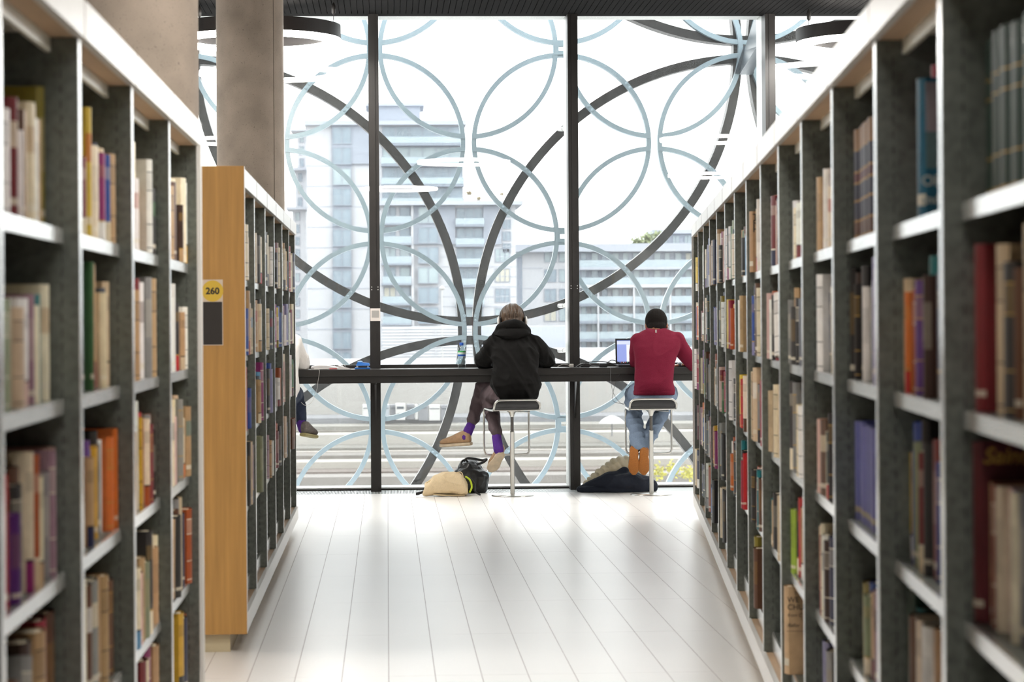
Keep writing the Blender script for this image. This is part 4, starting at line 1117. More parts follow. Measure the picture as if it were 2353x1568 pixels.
# ------------------------------------------------------------ bar stools
M_chrome = mat('brushed_steel', srgb(206, 205, 200), 0.28, metal=0.9)
M_ply = mat('black_stained_ply', (0.022, 0.022, 0.024), 0.4, var=0.2, scale=10)
def stool(x, y, rz, label):
    o = tag(empty('bar_stool', (x, y, 0)), label, 'stool', 'bar stools at the window desk')
    c, s = math.cos(rz), math.sin(rz)
    def T(a, b, z): return Vector((x + a * c - b * s, y + a * s + b * c, z))
    MB().lathe([(.001, .014), (.04, .013), (.15, .008), (.1565, .004), (.1565, .0)], (x, y, 0), 48).build('base_disc', M_chrome, o, (x, y, 0))
    MB().lathe([(.0165, .012), (.0165, .470), (.0175, .472), (.0175, .478), (.012, .480)], (x, y, 0), 24).build('column', M_chrome, o, (x, y, .012))
    MB().lathe([(.0118, .478), (.0118, .60)], (x, y, 0), 20).build('piston', mat('dark_chrome', srgb(120, 118, 116), .25, .9), o, (x, y, .478))
    MB().lathe([(.0125, .585), (.017, .595), (.022, .615), (.042, .632), (.045, .640)], (x, y, 0), 24).build('seat_mount', M_chrome, o, (x, y, .585))
    MB().tube([T(.02, -.01, .628), T(.10, -.02, .622), T(.13, -.03, .622)], .004, 8).build('lever', M_chrome, o, T(.02, 0, .62))
    # bent shell: low back at the rear, flat, rolling down at the front
    prof = [(-.180, .712), (-.182, .704), (-.182, .694), (-.180, .682), (-.174, .670), (-.160, .656), (-.135, .650), (-.09, .646), (0, .645), (.10, .648), (.155, .650), (.185, .642), (.198, .625)]
    hw = .168
    vs = []; n = 24
    for (b, z) in prof:
        for k in range(n + 1):
            q = -1 + 2 * k / n; e = max(0, abs(q) * hw - (hw - .045))
            zl = .712 - .045 + math.sqrt(max(0, .045 ** 2 - e * e))
            vs.append((q * hw, b, min(z, zl)))
    fs = []
    m = len(prof)
    mb = MB()
    top = [T(*p) for p in vs]; bot = [T(p[0], p[1] + .000, p[2] - .010) if 4 < i // (n + 1) < m - 2 else T(p[0], p[1] + (.009 if i // (n + 1) <= 4 else -.009), p[2]) for i, p in enumerate(vs)]
    W = n + 1
    for i in range(m - 1):
        for k in range(n): fs.append((i * W + k, i * W + k + 1, (i + 1) * W + k + 1, (i + 1) * W + k))
    N0 = len(top); f2 = [tuple(q + N0 for q in f[::-1]) for f in fs]
    rim = []
    loop = [k for k in range(W)] + [i * W + n for i in range(1, m)] + [(m - 1) * W + k for k in range(n - 1, -1, -1)] + [i * W for i in range(m - 2, 0, -1)]
    for a, b in zip(loop, loop[1:] + loop[:1]): rim.append((a, a + N0, b + N0, b))
    mb.add(top + bot, fs + f2 + rim, 0, True)
    sh = mb.build('seat_shell', M_ply, o, T(0, 0, .645))
    # steel frame: continuous tube from the rear top round the sides and down into the footrest
    pr = [(-.186, .670), (-.180, .660), (-.166, .650), (-.138, .641), (-.09, .639), (0, .638), (.10, .641), (.16, .643), (.195, .632), (.207, .610), (.208, .56), (.205, .40), (.20, .335)]
    hw2 = .172
    L = [(-hw2, b, z) for b, z in pr]; Rr = [(hw2, b, z) for b, z in pr]
    rear = [(-hw2 + .004, -.188, .690), (-hw2 + .020, -.188, .708), (-hw2 + .048, -.188, .716), (0, -.188, .717), (hw2 - .048, -.188, .716), (hw2 - .020, -.188, .708), (hw2 - .004, -.188, .690)]
    foot = [(hw2 - .006, .198, .312), (hw2 - .03, .196, .297), (0, .195, .295), (-hw2 + .03, .196, .297), (-hw2 + .006, .198, .312)]
    path = L[::-1] + rear + Rr + foot
    MB().tube([T(*p) for p in spline(path + path[:1], 3)[:-1]], .0078, 10, closed=True).build('frame_loop', M_chrome, o, T(0, 0, .6))
    MB().tube([T(-hw2, -.150, .642), T(0, -.150, .641), T(hw2, -.150, .642)], .006, 8).build('rear_rail', M_chrome, o, T(0, -.15, .64))
    return o
S1 = Vector((0.924, 17.94, 0)); S2 = Vector((1.956, 17.90, 0))
stool(S1.x, S1.y, math.radians(9), 'black and chrome bar stool under the person in the black hoodie')
stool(S2.x, S2.y, math.radians(-1), 'black and chrome bar stool under the person in the red sweater')

# ------------------------------------------------------------ person in black hoodie
M_hood = mat('black_cotton', (0.0065, 0.0062, 0.006), 0.85, spec=0.2, bump=0.25, scale=240)
M_trouser = mat('plum_grey_trousers', srgb(84, 70, 74), 0.8, bump=0.15, scale=180, var=0.1)
M_sock = mat('purple_sock', srgb(84, 40, 138), 0.85, bump=0.3, scale=150, var=0.1)
M_suede = mat('beige_canvas_shoe', srgb(176, 144, 112), 0.8, var=0.12, scale=40)
M_sole_c = mat('cream_rubber', srgb(206, 188, 162), 0.7, var=0.15, scale=20)
hd1 = J(1177, 734, 18.21)
torso1 = [(1188, 919, 17.97, 41, .13), (1187, 906, 17.97, 50, .145), (1184, 882, 17.96, 55, .145), (1184, 850, 17.98, 54, .14), (1183, 822, 18.00, 54, .13), (1181, 800, 18.03, 57, .122),
          (1180, 784, 18.06, 56, .108), (1178, 773, 18.08, 47, .092), (1176, 763, 18.10, 30, .075)]
aL = ([J(1137, 790, 18.05), J(1120, 812, 18.09), J(1110, 828, 18.20), J(1126, 838, 18.32), J(1150, 843, 18.42)], [.074, .072, .063, .050, .040])
aR = ([J(1223, 790, 18.05), J(1243, 808, 18.09), J(1259, 828, 18.20), J(1240, 838, 18.32), J(1212, 843, 18.42)], [.073, .069, .062, .050, .040])
lA = ([J(1196, 905, 18.0), J(1150, 897, 18.2), J(1112, 890, 18.36), J(1100, 922, 18.34), J(1086, 966, 18.28), J(1071, 1003, 18.26)], [.092, .082, .062, .056, .047, .036])
lB = ([J(1168, 908, 17.98), J(1142, 906, 18.14), J(1122, 908, 18.28), J(1130, 945, 18.18), J(1140, 992, 18.04), J(1146, 1030, 17.99)], [.092, .082, .062, .056, .045, .034])
dz = Vector((0, 0, -1))
P1, f1, u1, r1 = person('person in black hoodie and white headphones sitting at the desk with crossed legs', M_skin_a, hd1, (0.02, 1, -.42), (0, .42, 1), torso1, [aL, aR], [lA, lB],
    [(aL[0][-1] + Vector((.03, .03, -.008)), (.8, .5, -.1), dz, (.5, -.8, 0), .35), (aR[0][-1] + Vector((-.03, .03, -.008)), (-.8, .5, -.1), dz, (-.5, -.8, 0), .35)])
def folds_hood(p, n):
    a = math.exp(-((p.z - .82) / .12) ** 2)
    q = Vector((p.x + .55 * p.z, p.y, p.z - .35 * p.x)); return .007 * fbm(p, 7.5, 3) + .017 * max(0, ridge(q, 6.5, 1.7, (1.6, .8, .45))) ** 2 + .006 * max(0, ridge(q, 13, 4.1, (1.4, .8, .5))) ** 2 + .006 * a * ridge(p, 9, 5, (.5, .5, 2.0)) - .011
mb = MB(); loft(mb, secs_from(torso1), 36, 2.3)
ell(mb, J(1140, 880, 17.99), (.05, 0, 0), (0, .09, 0), (0, 0, .06)); ell(mb, J(1226, 888, 17.98), (.05, 0, 0), (0, .09, 0), (0, 0, .06))
for pts, rad in (aL, aR): limb(mb, pts, rad)
ell(mb, J(1150, 782, 18.06), (.07, 0, 0), (0, .09, 0), (0, 0, .055)); ell(mb, J(1211, 782, 18.06), (.07, 0, 0), (0, .09, 0), (0, 0, .055))
hoodie = soft(mb, 'hoodie', M_hood, P1, J(1184, 880, 17.97), .0075, 4, folds_hood)
mb = MB()
lo = spline([J(1142, 763, 18.10), J(1150, 753, 18.03), J(1163, 746, 17.985), J(1181, 743, 17.97), J(1198, 747, 17.985), J(1207, 756, 18.03), J(1210, 765, 18.1), J(1178, 774, 18.17), J(1142, 763, 18.10)], 4)[:-1]
mb.tube(lo, .026, 12, closed=True)
limb(mb, [J(1141, 768, 18.06), J(1156, 767, 18.0), J(1178, 767, 17.975), J(1200, 766, 18.0), J(1211, 768, 18.06)], [.026, .038, .042, .038, .026])
ell(mb, J(1176, 768, 18.06), (.10, 0, 0), (0, .08, 0), (0, 0, .03))
soft(mb, 'hood', M_hood, hoodie, J(1176, 765, 18.0), .006, 3, lambda p, n: .006 * ridge(p, 9, 2, (.6, 1, 2.2)) + .003 * fbm(p, 14))
def folds_leg(p, n): return .006 * fbm(p, 9, 4) + .009 * max(0, ridge(p, 10, 8, (1, 1, .9))) ** 2 - .004
mb = MB()
for pts, rad in ((lA[0][:5], lA[1][:5]), (lB[0][:5], lB[1][:5])): limb(mb, pts, rad)
ell(mb, J(1184, 908, 17.98), (.13, 0, 0), (0, .11, 0), (0, 0, .06))
soft(mb, 'trousers', M_trouser, P1, J(1150, 920, 18.1), .007, 3, folds_leg)
for nm, a, b in (('A', J(1081, 980, 18.270), J(1070, 1004, 18.26)), ('B', J(1141, 1005, 18.025), J(1146, 1034, 17.995))):
    mb = MB(); limb(mb, [a, a.lerp(b, .5), b], [.0365, .037, .039])
    soft(mb, 'sock', M_sock, P1, a, .005, 2, lambda p, n: .002 * noise.noise(Vector((p.x * 25, p.y * 25, p.z * 60))))
shoe(P1, J(1083, 1024, 18.24), J(1013, 1028, 18.37), (0.05, -.12, 1), .262, M_suede, M_sole_c)
shoe(P1, J(1152, 1046, 17.96), J(1132, 1078, 18.12), (0.1, .52, .86), .255, M_suede, M_sole_c)
# hair
M_hair_a = mat('light_brown_hair', srgb(80, 62, 46), 0.42, var=0.55, scale=38, stretch=(3, 3, 0.25), bump=0.5)
def hair(par, c, f, u, r, m, k=1.0, strands=.004, nape=True, low=0.0):
    mb = MB(); c = Vector(c)
    ell(mb, c + u * .018 - f * .014, r * .083 * k, f * .098 * k, u * .094 * k, 24, 16)
    if nape: ell(mb, c - u * (.035 + low) - f * .052, r * .066 * k, f * .048 * k, u * .062 * k, 20, 12)
    def dsp(p, n):
        q = p - c; ang = math.atan2(q.dot(r), -q.dot(f)); el = q.dot(u)
        return strands * (noise.noise(Vector((ang * 9, el * 6, 1.3))) + .6 * noise.noise(Vector((ang * 22, el * 9, 4.1))))
    return soft(mb, 'hair', m, par, c, .0048, 2, dsp if strands else None)
hair(P1, hd1, f1, u1, r1, M_hair_a, 1.03, .008)
M_hpw = mat('headphone_white', srgb(214, 214, 212), 0.35); M_hpb = mat('headphone_black', (0.015, 0.015, 0.016), 0.4)
HP = empty('headphones', hd1, P1)
arc = [hd1 + (r1 * math.cos(t) * .094 + u1 * (math.sin(t) * .118 + .002)) - f1 * .004 for t in [(-.12 + k * (PI + .24) / 20) for k in range(21)]]
MB().tube(arc, .0075, 8).build('headband', M_hpb, HP, hd1)
for s in (-1, 1):
    cc = hd1 + r1 * s * .090 - u1 * .022 - f1 * .004
    mb = MB(); ell(mb, cc, r1 * .016, f1 * .034, u1 * .040); soft(mb, 'ear_cushion', M_hpb, HP, cc, .004, 2)
    mb = MB(); ell(mb, cc + r1 * s * .013 - f1 * .012, r1 * .012, f1 * .034, u1 * .040); soft(mb, 'ear_cup', M_hpw, HP, cc, .004, 1)

# ------------------------------------------------------------ person in red sweater
M_red = mat('crimson_knit', srgb(114, 26, 50), 0.9, spec=0.2, bump=0.35, scale=260, var=0.12)
M_jean = mat('light_denim', srgb(126, 144, 168), 0.85, bump=0.2, scale=220, var=0.16)
M_gum = mat('gum_rubber_sole', srgb(188, 118, 52), 0.6, bump=0.4, scale=90, var=0.1)
M_navyshoe = mat('navy_shoe', (0.015, 0.018, 0.028), 0.5)
M_hair_b = mat('short_black_hair', (0.009, 0.007, 0.006), 0.9, spec=0.2, bump=0.25, scale=70)
hd2 = J(1508, 745, 18.14)
torso2 = [(1503, 907, 17.93, 47, .13), (1503, 898, 17.92, 47, .133), (1503, 880, 17.92, 45, .13), (1504, 850, 17.94, 46, .13), (1506, 820, 17.97, 49, .127), (1509, 797, 18.0, 54, .118),
          (1511, 780, 18.03, 57, .104), (1510, 769, 18.05, 51, .09), (1508, 761, 18.07, 36, .08), (1508, 756, 18.08, 25, .07)]
bL = ([J(1467, 783, 18.03), J(1462, 810, 18.08), J(1463, 836, 18.20), J(1472, 841, 18.34), J(1484, 842, 18.44)], [.062, .055, .050, .042, .036])
bR = ([J(1555, 784, 18.03), J(1573, 811, 18.06), J(1592, 840, 18.15), J(1589, 841, 18.205), J(1581, 839, 18.23)], [.066, .062, .052, .042, .034])
l1 = ([J(1486, 905, 17.95), J(1470, 905, 18.10), J(1457, 908, 18.27), J(1456, 950, 18.15), J(1463, 1000, 17.98), J(1467, 1019, 17.95)], [.090, .084, .069, .067, .057, .054])
l2 = ([J(1520, 905, 17.95), J(1531, 905, 18.10), J(1534, 910, 18.27), J(1517, 950, 18.15), J(1494, 1000, 18.0), J(1483, 1020, 17.97)], [.090, .082, .068, .064, .054, .052])
P2, f2, u2, r2 = person('person in crimson sweater and light jeans working at a laptop', M_skin_b, hd2, (.08, 1, -.5), (0, .5, 1), torso2, [bL, bR], [l1, l2],
    [(bL[0][-1] + Vector((.02, .03, -.006)), (.3, .9, -.1), dz, (.9, -.3, 0), .3), (J(1579, 838, 18.23), (-1, .15, -.12), dz, (.1, .95, 0), .32)])
mb = MB(); loft(mb, secs_from(torso2), 36, 2.3)
for pts, rad in (bL, bR): limb(mb, pts, rad)
ell(mb, J(1478, 784, 18.04), (.065, 0, 0), (0, .085, 0), (0, 0, .05)); ell(mb, J(1542, 784, 18.04), (.065, 0, 0), (0, .085, 0), (0, 0, .05))
def folds_sw(p, n):
    a = math.exp(-((p.z - .80) / .07) ** 2)
    q = Vector((p.x - .3 * p.z, p.y, p.z)); return .005 * fbm(p, 7, 9) + .008 * max(0, ridge(q, 6, 3.3, (1.2, 1, .6))) ** 2 + .005 * a * ridge(p, 9, 5, (.5, .5, 1.8)) - .004
sw = soft(mb, 'sweater', M_red, P2, J(1503, 880, 17.92), .0075, 4, folds_sw)
mb = MB(); loft(mb, secs_from([(1503, 908, 17.93, 47.5, .134), (1503, 903, 17.927, 48, .137), (1503, 897, 17.925, 47.5, .135)]), 36, 2.3)
soft(mb, 'ribbed_hem', M_red, sw, J(1503, 905, 17.92), .006, 1)
lo = [J(1508, 757, 18.08) + Vector((.068 * math.cos(t), .072 * math.sin(t), .010 * math.sin(t))) for t in [2 * PI * k / 24 for k in range(24)]]
MB().tube(lo, .011, 8, closed=True).build('collar', M_red, sw, J(1508, 760, 18.05))
p = J(1507, 763, 17.985)
MB().box(p.x - .006, p.x + .006, p.y - .012, p.y - .009, p.z - .018, p.z + .016).build('neck_tag', mat('tag_white', srgb(190, 180, 178), .7), sw, p)
mb = MB()
for pts, rad in (l1, l2): limb(mb, pts, rad)
loft(mb, secs_from([(1503, 930, 17.94, 42, .12), (1503, 918, 17.93, 45, .135), (1503, 905, 17.93, 43, .125), (1503, 897, 17.93, 39, .11)]))
soft(mb, 'jeans', M_jean, P2, J(1503, 930, 18.0), .007, 3, lambda p, n: .010 * max(0, ridge(p, 9, 6, (1, 1, 1.3))) ** 2 + .005 * fbm(p, 10, 2) - .004)
for (h, t) in ((J(1457, 1030, 17.93), J(1457, 1094, 18.10)), (J(1481, 1030, 17.925), J(1480, 1094, 18.095))):
    shoe(P2, h, t, (0, .77, .64), .268, M_navyshoe, M_gum, w=.92)
for a, b in ((J(1465, 1018, 17.98), J(1460, 1032, 18.02)), (J(1484, 1018, 17.99), J(1481, 1032, 18.02))):
    mb = MB(); limb(mb, [a, b], [.040, .036]); soft(mb, 'sock', M_navyshoe, P2, a, .006, 1)
hair(P2, hd2, f2, u2, r2, M_hair_b, 1.02, .0015, low=.016)
p = hd2 + r2 * .088 - u2 * .03
mb = MB(); ell(mb, p, (.005, 0, 0), (0, .007, 0), (0, 0, .007)); ell(mb, p - u2 * .016, (.003, 0, 0), (0, .003, 0), (0, 0, .013)); soft(mb, 'earbud', M_hpw, P2, p, .002, 0)

# ------------------------------------------------------------ third person, mostly behind the bookcase
M_wshirt = mat('white_shirt', srgb(226, 222, 218), 0.85, bump=0.2, scale=120)
M_dkjean = mat('dark_denim', srgb(38, 48, 70), 0.85, var=.15, scale=90)
hd3 = J(640, 722, 18.15)
torso3 = [(640, 914, 17.95, 40, .12), (640, 902, 17.95, 47, .135), (640, 880, 17.95, 47, .135), (640, 850, 17.97, 46, .13), (640, 820, 17.99, 47, .125), (640, 797, 18.02, 50, .115), (640, 783, 18.05, 50, .10), (640, 772, 18.07, 42, .085), (640, 762, 18.09, 28, .07)]
cL = ([J(598, 787, 18.04), J(588, 815, 18.1), J(590, 836, 18.2), J(606, 842, 18.34), J(622, 843, 18.44)], [.058, .053, .046, .042, .036])
cR = ([J(676, 787, 18.05), J(689, 815, 18.10), J(698, 838, 18.20), J(690, 842, 18.34), J(676, 843, 18.44)], [.060, .056, .050, .044, .036])
m1 = ([J(622, 905, 17.97), J(612, 902, 18.15), J(606, 906, 18.32), J(612, 955, 18.2), J(625, 1000, 18.06), J(634, 1025, 18.02)], [.09, .082, .064, .06, .05, .038])
m2 = ([J(656, 908, 17.97), J(668, 906, 18.12), J(678, 910, 18.28), J(686, 945, 18.24), J(690, 965, 18.20), J(695, 984, 18.16)], [.09, .082, .064, .058, .046, .036])
P3, f3, u3, r3 = person('person in white shirt almost wholly hidden behind the far-left bookcase', M_skin_a, hd3, (-.05, 1, -.4), (0, .4, 1), torso3, [cL, cR], [m1, m2],
    [(cL[0][-1], (.6, .8, -.1), dz, (.8, -.6, 0), .35), (cR[0][-1], (-.6, .8, -.1), dz, (-.8, -.6, 0), .35)])
mb = MB(); loft(mb, secs_from(torso3), 36, 2.3)
for pts, rad in (cL, cR): limb(mb, pts, rad)
soft(mb, 'shirt', M_wshirt, P3, J(640, 880, 17.95), .008, 3, folds_sw)
mb = MB()
for pts, rad in ((m1[0][:5], m1[1][:5]), (m2[0][:5], m2[1][:5])): limb(mb, pts, rad)
ell(mb, J(640, 905, 17.97), (.15, 0, 0), (0, .14, 0), (0, 0, .075))
soft(mb, 'jeans', M_dkjean, P3, J(640, 930, 18.0), .008, 3, folds_leg)
for a, b in ((J(628, 1008, 18.05), J(635, 1034, 18.01)), (J(690, 966, 18.20), J(696, 986, 18.16))):
    mb = MB(); limb(mb, [a, b], [.036, .037]); soft(mb, 'sock', M_sock, P3, a, .006, 1)
M_trainer = mat('grey_trainer', srgb(96, 88, 84), 0.7, var=.35, scale=45)
shoe(P3, J(696, 1003, 18.10), J(722, 1008, 18.32), (0, -.1, 1), .25, M_trainer, mat('trainer_sole', srgb(150, 140, 96), .7))
shoe(P3, J(634, 1044, 17.99), J(632, 1064, 18.2), (0, .3, .95), .25, M_trainer, mat('trainer_sole', srgb(150, 140, 96), .7))
hair(P3, hd3, f3, u3, r3, mat('dark_brown_hair', srgb(52, 36, 28), .5, var=.3, scale=60, stretch=(2, 2, .4)), 1.03, .005)
S3 = J(640, 900, 17.95)
stool(S3.x - .07, 17.95, 0, 'bar stool hidden behind the far-left bookcase under the person in white')
# ------------------------------------------------------------ things on the desk
DT = DZ + .0005
def cloth(mb, name, m, label, cat, voxel, smooth, disp, floor_z=0.0):
    me = remesh(mb, voxel, smooth, disp, name); me.materials.clear(); me.materials.append(m)
    for v in me.vertices: v.co.z = max(v.co.z, floor_z + .001)
    n = len(me.vertices); cx = sum(v.co.x for v in me.vertices) / n; cy = sum(v.co.y for v in me.vertices) / n
    o = Vector((cx, cy, floor_z))
    for v in me.vertices: v.co -= o
    ob = link(name, me, None, o); tag(ob, label, cat); return ob
M_clear = glass_mat('clear_plastic', (0.93, 0.96, 0.97), refl=1.6, rough=0.05)
M_bluecap = mat('blue_cap', srgb(34, 92, 190), 0.35)
b = J(1061, 846, 18.26); bx, by = b.x, b.y; k = 18.26 / FPX
prof = [(.001, 0), (7.5, .5), (9, 3), (9, 8), (8.2, 11), (9.2, 14), (8.6, 20), (8.4, 26), (9.2, 28), (9.2, 40), (8.6, 43), (6.5, 48), (4.2, 52), (3.8, 54), (3.8, 55)]
bot = tag(MB().lathe([(r * k, z * k) for r, z in prof], (bx, by, DT), 28).build('water_bottle', M_clear, None, (bx, by, DT)), 'clear plastic water bottle with green and blue label on the desk', 'bottle')
MB().lathe([(4.6 * k, 52.5 * k), (4.8 * k, 53 * k), (4.8 * k, 58.5 * k), (4.2 * k, 59.3 * k)], (bx, by, DT), 20).build('cap', M_bluecap, bot, (bx, by, DT + 52 * k))
lb = MB().lathe([(9.3 * k, 28 * k), (9.35 * k, 32 * k)], (bx, by, DT), 28).build('blue_label_band', M_bluecap, bot, (bx, by, DT + 28 * k))
MB().lathe([(9.3 * k, 32 * k), (9.3 * k, 37 * k)], (bx, by, DT), 28).build('white_label_band', mat('label_white', srgb(214, 228, 220), .5), bot, (bx, by, DT + 32 * k))
MB().lathe([(9.3 * k, 37 * k), (9.25 * k, 40 * k)], (bx, by, DT), 28).build('green_label_band', mat('label_green', srgb(60, 170, 90), .5), bot, (bx, by, DT + 37 * k))
MB().lathe([(.001, 1 * k), (7.2 * k, 1.2 * k), (8.4 * k, 4 * k), (8.4 * k, 8 * k), (7.8 * k, 11 * k), (8.6 * k, 14 * k), (8 * k, 22 * k), (.001, 22 * k)], (bx, by, DT), 24).build('water', glass_mat('water', (.90, .95, .96), refl=1.2), bot, (bx, by, DT))

# laptop
M_lap = mat('black_laptop', (.016, .016, .018), .4)
lx0 = J(1415, 840, 18.44).x; lx1 = lx0 + .325
L = tag(MB().bbox(lx0, lx1, 18.225, 18.445, DT, DT + .018, .003).build('laptop', M_lap, None, ((lx0 + lx1) / 2, 18.33, DT)), 'open black laptop showing a document in front of the red sweater', 'laptop')
kb = MB()
for r_ in range(5):
    for c_ in range(13): kb.box(lx0 + .02 + c_ * .022, lx0 + .038 + c_ * .022, 18.30 + r_ * .022, 18.318 + r_ * .022, DT + .018, DT + .0195)
tag(kb.build('keyboard', mat('keys', (.03, .03, .032), .5), L, (lx0, 18.3, DT + .018)), kind='stuff')
def scrT(a, b, z): return Vector((lx0 + a, 18.440 + z * .16 + b, DT + .012 + z * .987))
W_, H_ = .325, .205
lid = MB().box(0, W_, 0, .007, 0, H_, T=scrT).build('lid', M_lap, L, scrT(W_ / 2, 0, 0))
def panel(nm, a0, a1, z0, z1, m, off): MB().box(a0, a1, -off, -off + .0006, z0, z1, T=scrT).build(nm, m, lid, scrT((a0 + a1) / 2, -off, z0))
panel('display', .012, W_ - .012, .016, H_ - .012, mat('screen_blue', (.1, .1, .2), .3, emit=srgb(150, 168, 232), estr=.75), .0008)
panel('toolbar', .012, W_ - .012, H_ - .045, H_ - .012, mat('screen_bar', (.1, .1, .1), .3, emit=srgb(214, 222, 244), estr=.85), .0014)
panel('title_bar', .012, W_ - .012, H_ - .018, H_ - .012, mat('screen_title', (.1, .1, .1), .3, emit=srgb(60, 90, 170), estr=.7), .002)
panel('page', .085, .24, .026, H_ - .047, mat('screen_page', (.1, .1, .1), .3, emit=(.9, .92, 1), estr=.9), .0014)
panel('task_bar', .012, W_ - .012, .016, .026, mat('screen_task', (.02, .02, .03), .3, emit=srgb(40, 40, 60), estr=.5), .002)
for i, c in enumerate(((60, 120, 210), (210, 90, 60), (230, 230, 240), (200, 60, 90), (90, 180, 120))):
    panel('task_icon', .03 + i * .014, .036 + i * .014, .018, .024, mat('icon_%d' % i, (.1, .1, .1), .3, emit=srgb(*c), estr=.8), .0026)
p = J(1563, 850, 18.245)
mb = MB(); ell(mb, (p.x, p.y, DT + .004), (.031, 0, 0), (0, .052, 0), (0, 0, .030)); o = cloth(mb, 'mouse', M_lap, 'black computer mouse under the hand of the red sweater', 'mouse', .004, 2, None, DT)
# papers beside laptop
p = J(1563, 838, 18.44)
o = tag(MB().box(p.x - .05, p.x + .10, 18.38, 18.55, DT, DT + .012).build('paper_stack', mat('paper_white', srgb(226, 224, 220), .8), None, (p.x, 18.45, DT)), 'white stack of paper beyond the right arm of the red sweater', 'paper')

# cables and adapters
M_cable = mat('black_cable', (.014, .014, .014), .5); M_cgrey = mat('grey_cable', srgb(120, 122, 124), .5); M_cwhite = mat('white_cable', srgb(190, 188, 184), .5)
def cable(uvY, r, m, label, loops=None, name='cable'):
    pts = spline([J(u, v, Y) for u, v, Y in uvY], 6)
    for q in pts: 
        if q.y > DY0 and q.z < DT + r: q.z = DT + r
    mb = MB().tube(pts, r, 8); return thing(mb, name, m, label, 'cable')
cable([(1318, 843, 18.4), (1335, 836, 18.4), (1352, 833, 18.35), (1378, 831, 18.38), (1400, 834, 18.4), (1420, 841, 18.3)], .0035, M_cable, 'black cable arched highest over the desk behind the laptop', name='power_cable')
cable([(1330, 844, 18.3), (1345, 838, 18.35), (1360, 840, 18.4), (1388, 838, 18.35), (1406, 828, 18.38), (1425, 835, 18.38), (1438, 842, 18.3)], .003, M_cable, 'black cable looping towards the laptop corner', name='power_cable')
cable([(1322, 845, 18.28), (1332, 838, 18.3), (1345, 836, 18.34), (1370, 842, 18.36), (1410, 843, 18.3), (1430, 845, 18.28)], .0028, M_cgrey, 'grey cable lying flat in front of the adapters', name='power_cable')
cable([(1425, 845, 18.24), (1406, 843, 18.16), (1403, 852, 18.135), (1404, 880, 18.13), (1410, 905, 18.13), (1424, 925, 18.13), (1440, 933, 18.05)], .0016, M_cgrey, 'thin grey earphone wire hanging below the desk edge', name='earphone_wire')
cable([(1432, 845, 18.24), (1428, 845, 18.16), (1424, 860, 18.135), (1412, 888, 18.13), (1408, 912, 18.13), (1412, 924, 18.13), (1436, 929, 18.06)], .0016, M_cable, 'thin black wire crossing the grey earphone wire', name='earphone_wire')
for (u, Y, w, d, hh, lab) in ((1344, 18.36, .07, .05, .030, 'black power adapter nearest the mullion'), (1386, 18.34, .06, .045, .026, 'black power adapter in the cable tangle nearer the laptop')):
    p = J(u, 842, Y); o = tag(MB().bbox(p.x - w / 2, p.x + w / 2, Y - d / 2, Y + d / 2, DT, DT + hh, .004).build('power_adapter', M_lap, None, (p.x, Y, DT)), lab, 'adapter', 'adapters among the cables')
p = J(1313, 842, 18.38)
o = tag(MB().bbox(p.x - .016, p.x + .016, 18.365, 18.395, DT, DT + .024, .003).build('desk_socket', mat('socket_white', srgb(214, 212, 206), .5), None, (p.x, 18.38, DT)), 'small white socket on the desk beside the mullion', 'socket')
cable([(1281, 843, 18.4), (1292, 838, 18.42), (1304, 839, 18.4), (1310, 842, 18.385)], .0022, M_cwhite, 'short white cable plugged into the small desk socket', name='charging_cable')

# ring binder, hole punch, pens
M_sheet = mat('paper_sheet', srgb(228, 226, 226), .8)
p0 = J(714, 846, 18.5); p1 = J(808, 848, 18.24)
B = empty('ring_binder', (J(765, 846, 18.36).x, 18.36, DT)); tag(B, 'open white ring binder with two metal rings on the desk', 'binder')
xm = J(778, 846, 18.36).x; xl = J(716, 846, 18.4).x; xr = J(808, 846, 18.36).x
MB().hexa([(xl, 18.26, DT + .002), (xm, 18.24, DT), (xm, 18.54, DT), (xl, 18.56, DT + .002), (xl, 18.26, DT + .006), (xm, 18.24, DT + .004), (xm, 18.54, DT + .004), (xl, 18.56, DT + .006)]).build('cover_board', mat('binder_board', srgb(196, 192, 200), .6), B, (xm, 18.4, DT))
n = 10; top = []
mb = MB()
for i in range(n):
    a0, a1 = i / n, (i + 1) / n
    f = lambda t: .005 + .022 * math.sin(PI * min(1, t * .9 + .1)) * (1 - t * .55)
    mb.hexa([(xl + (xm - xl) * a0, 18.25, DT + .007), (xl + (xm - xl) * a1, 18.25, DT + .007), (xl + (xm - xl) * a1, 18.53, DT + .007), (xl + (xm - xl) * a0, 18.53, DT + .007),
             (xl + (xm - xl) * a0, 18.25, DT + .008 + f(a0)), (xl + (xm - xl) * a1, 18.25, DT + .008 + f(a1)), (xl + (xm - xl) * a1, 18.53, DT + .008 + f(a1)), (xl + (xm - xl) * a0, 18.53, DT + .008 + f(a0))])
mb.build('left_pages', M_sheet, B, (xl, 18.4, DT + .007))
MB().hexa([(xm, 18.24, DT), (xr, 18.22, DT), (xr - .04, 18.50, DT), (xm, 18.54, DT), (xm, 18.24, DT + .028), (xr, 18.22, DT + .005), (xr - .04, 18.50, DT + .005), (xm, 18.54, DT + .032)]).build('right_pages', M_sheet, B, (xm, 18.4, DT))
for u in (772, 790):
    q = J(u, 843, 18.30); MB().tube([(q.x + .010 * math.cos(t), 18.30, DT + .016 + .020 * math.sin(t)) for t in [k * PI / 10 for k in range(11)]], .0018, 8).build('binder_ring', M_chrome, B, q)
M_blue = mat('blue_plastic', srgb(36, 104, 184), .35)
q = J(833, 847, 18.26); hp = empty('hole_punch', (q.x, 18.26, DT)); tag(hp, 'blue hole punch on the desk beside the mullion', 'hole punch')
x, y = q.x, 18.26
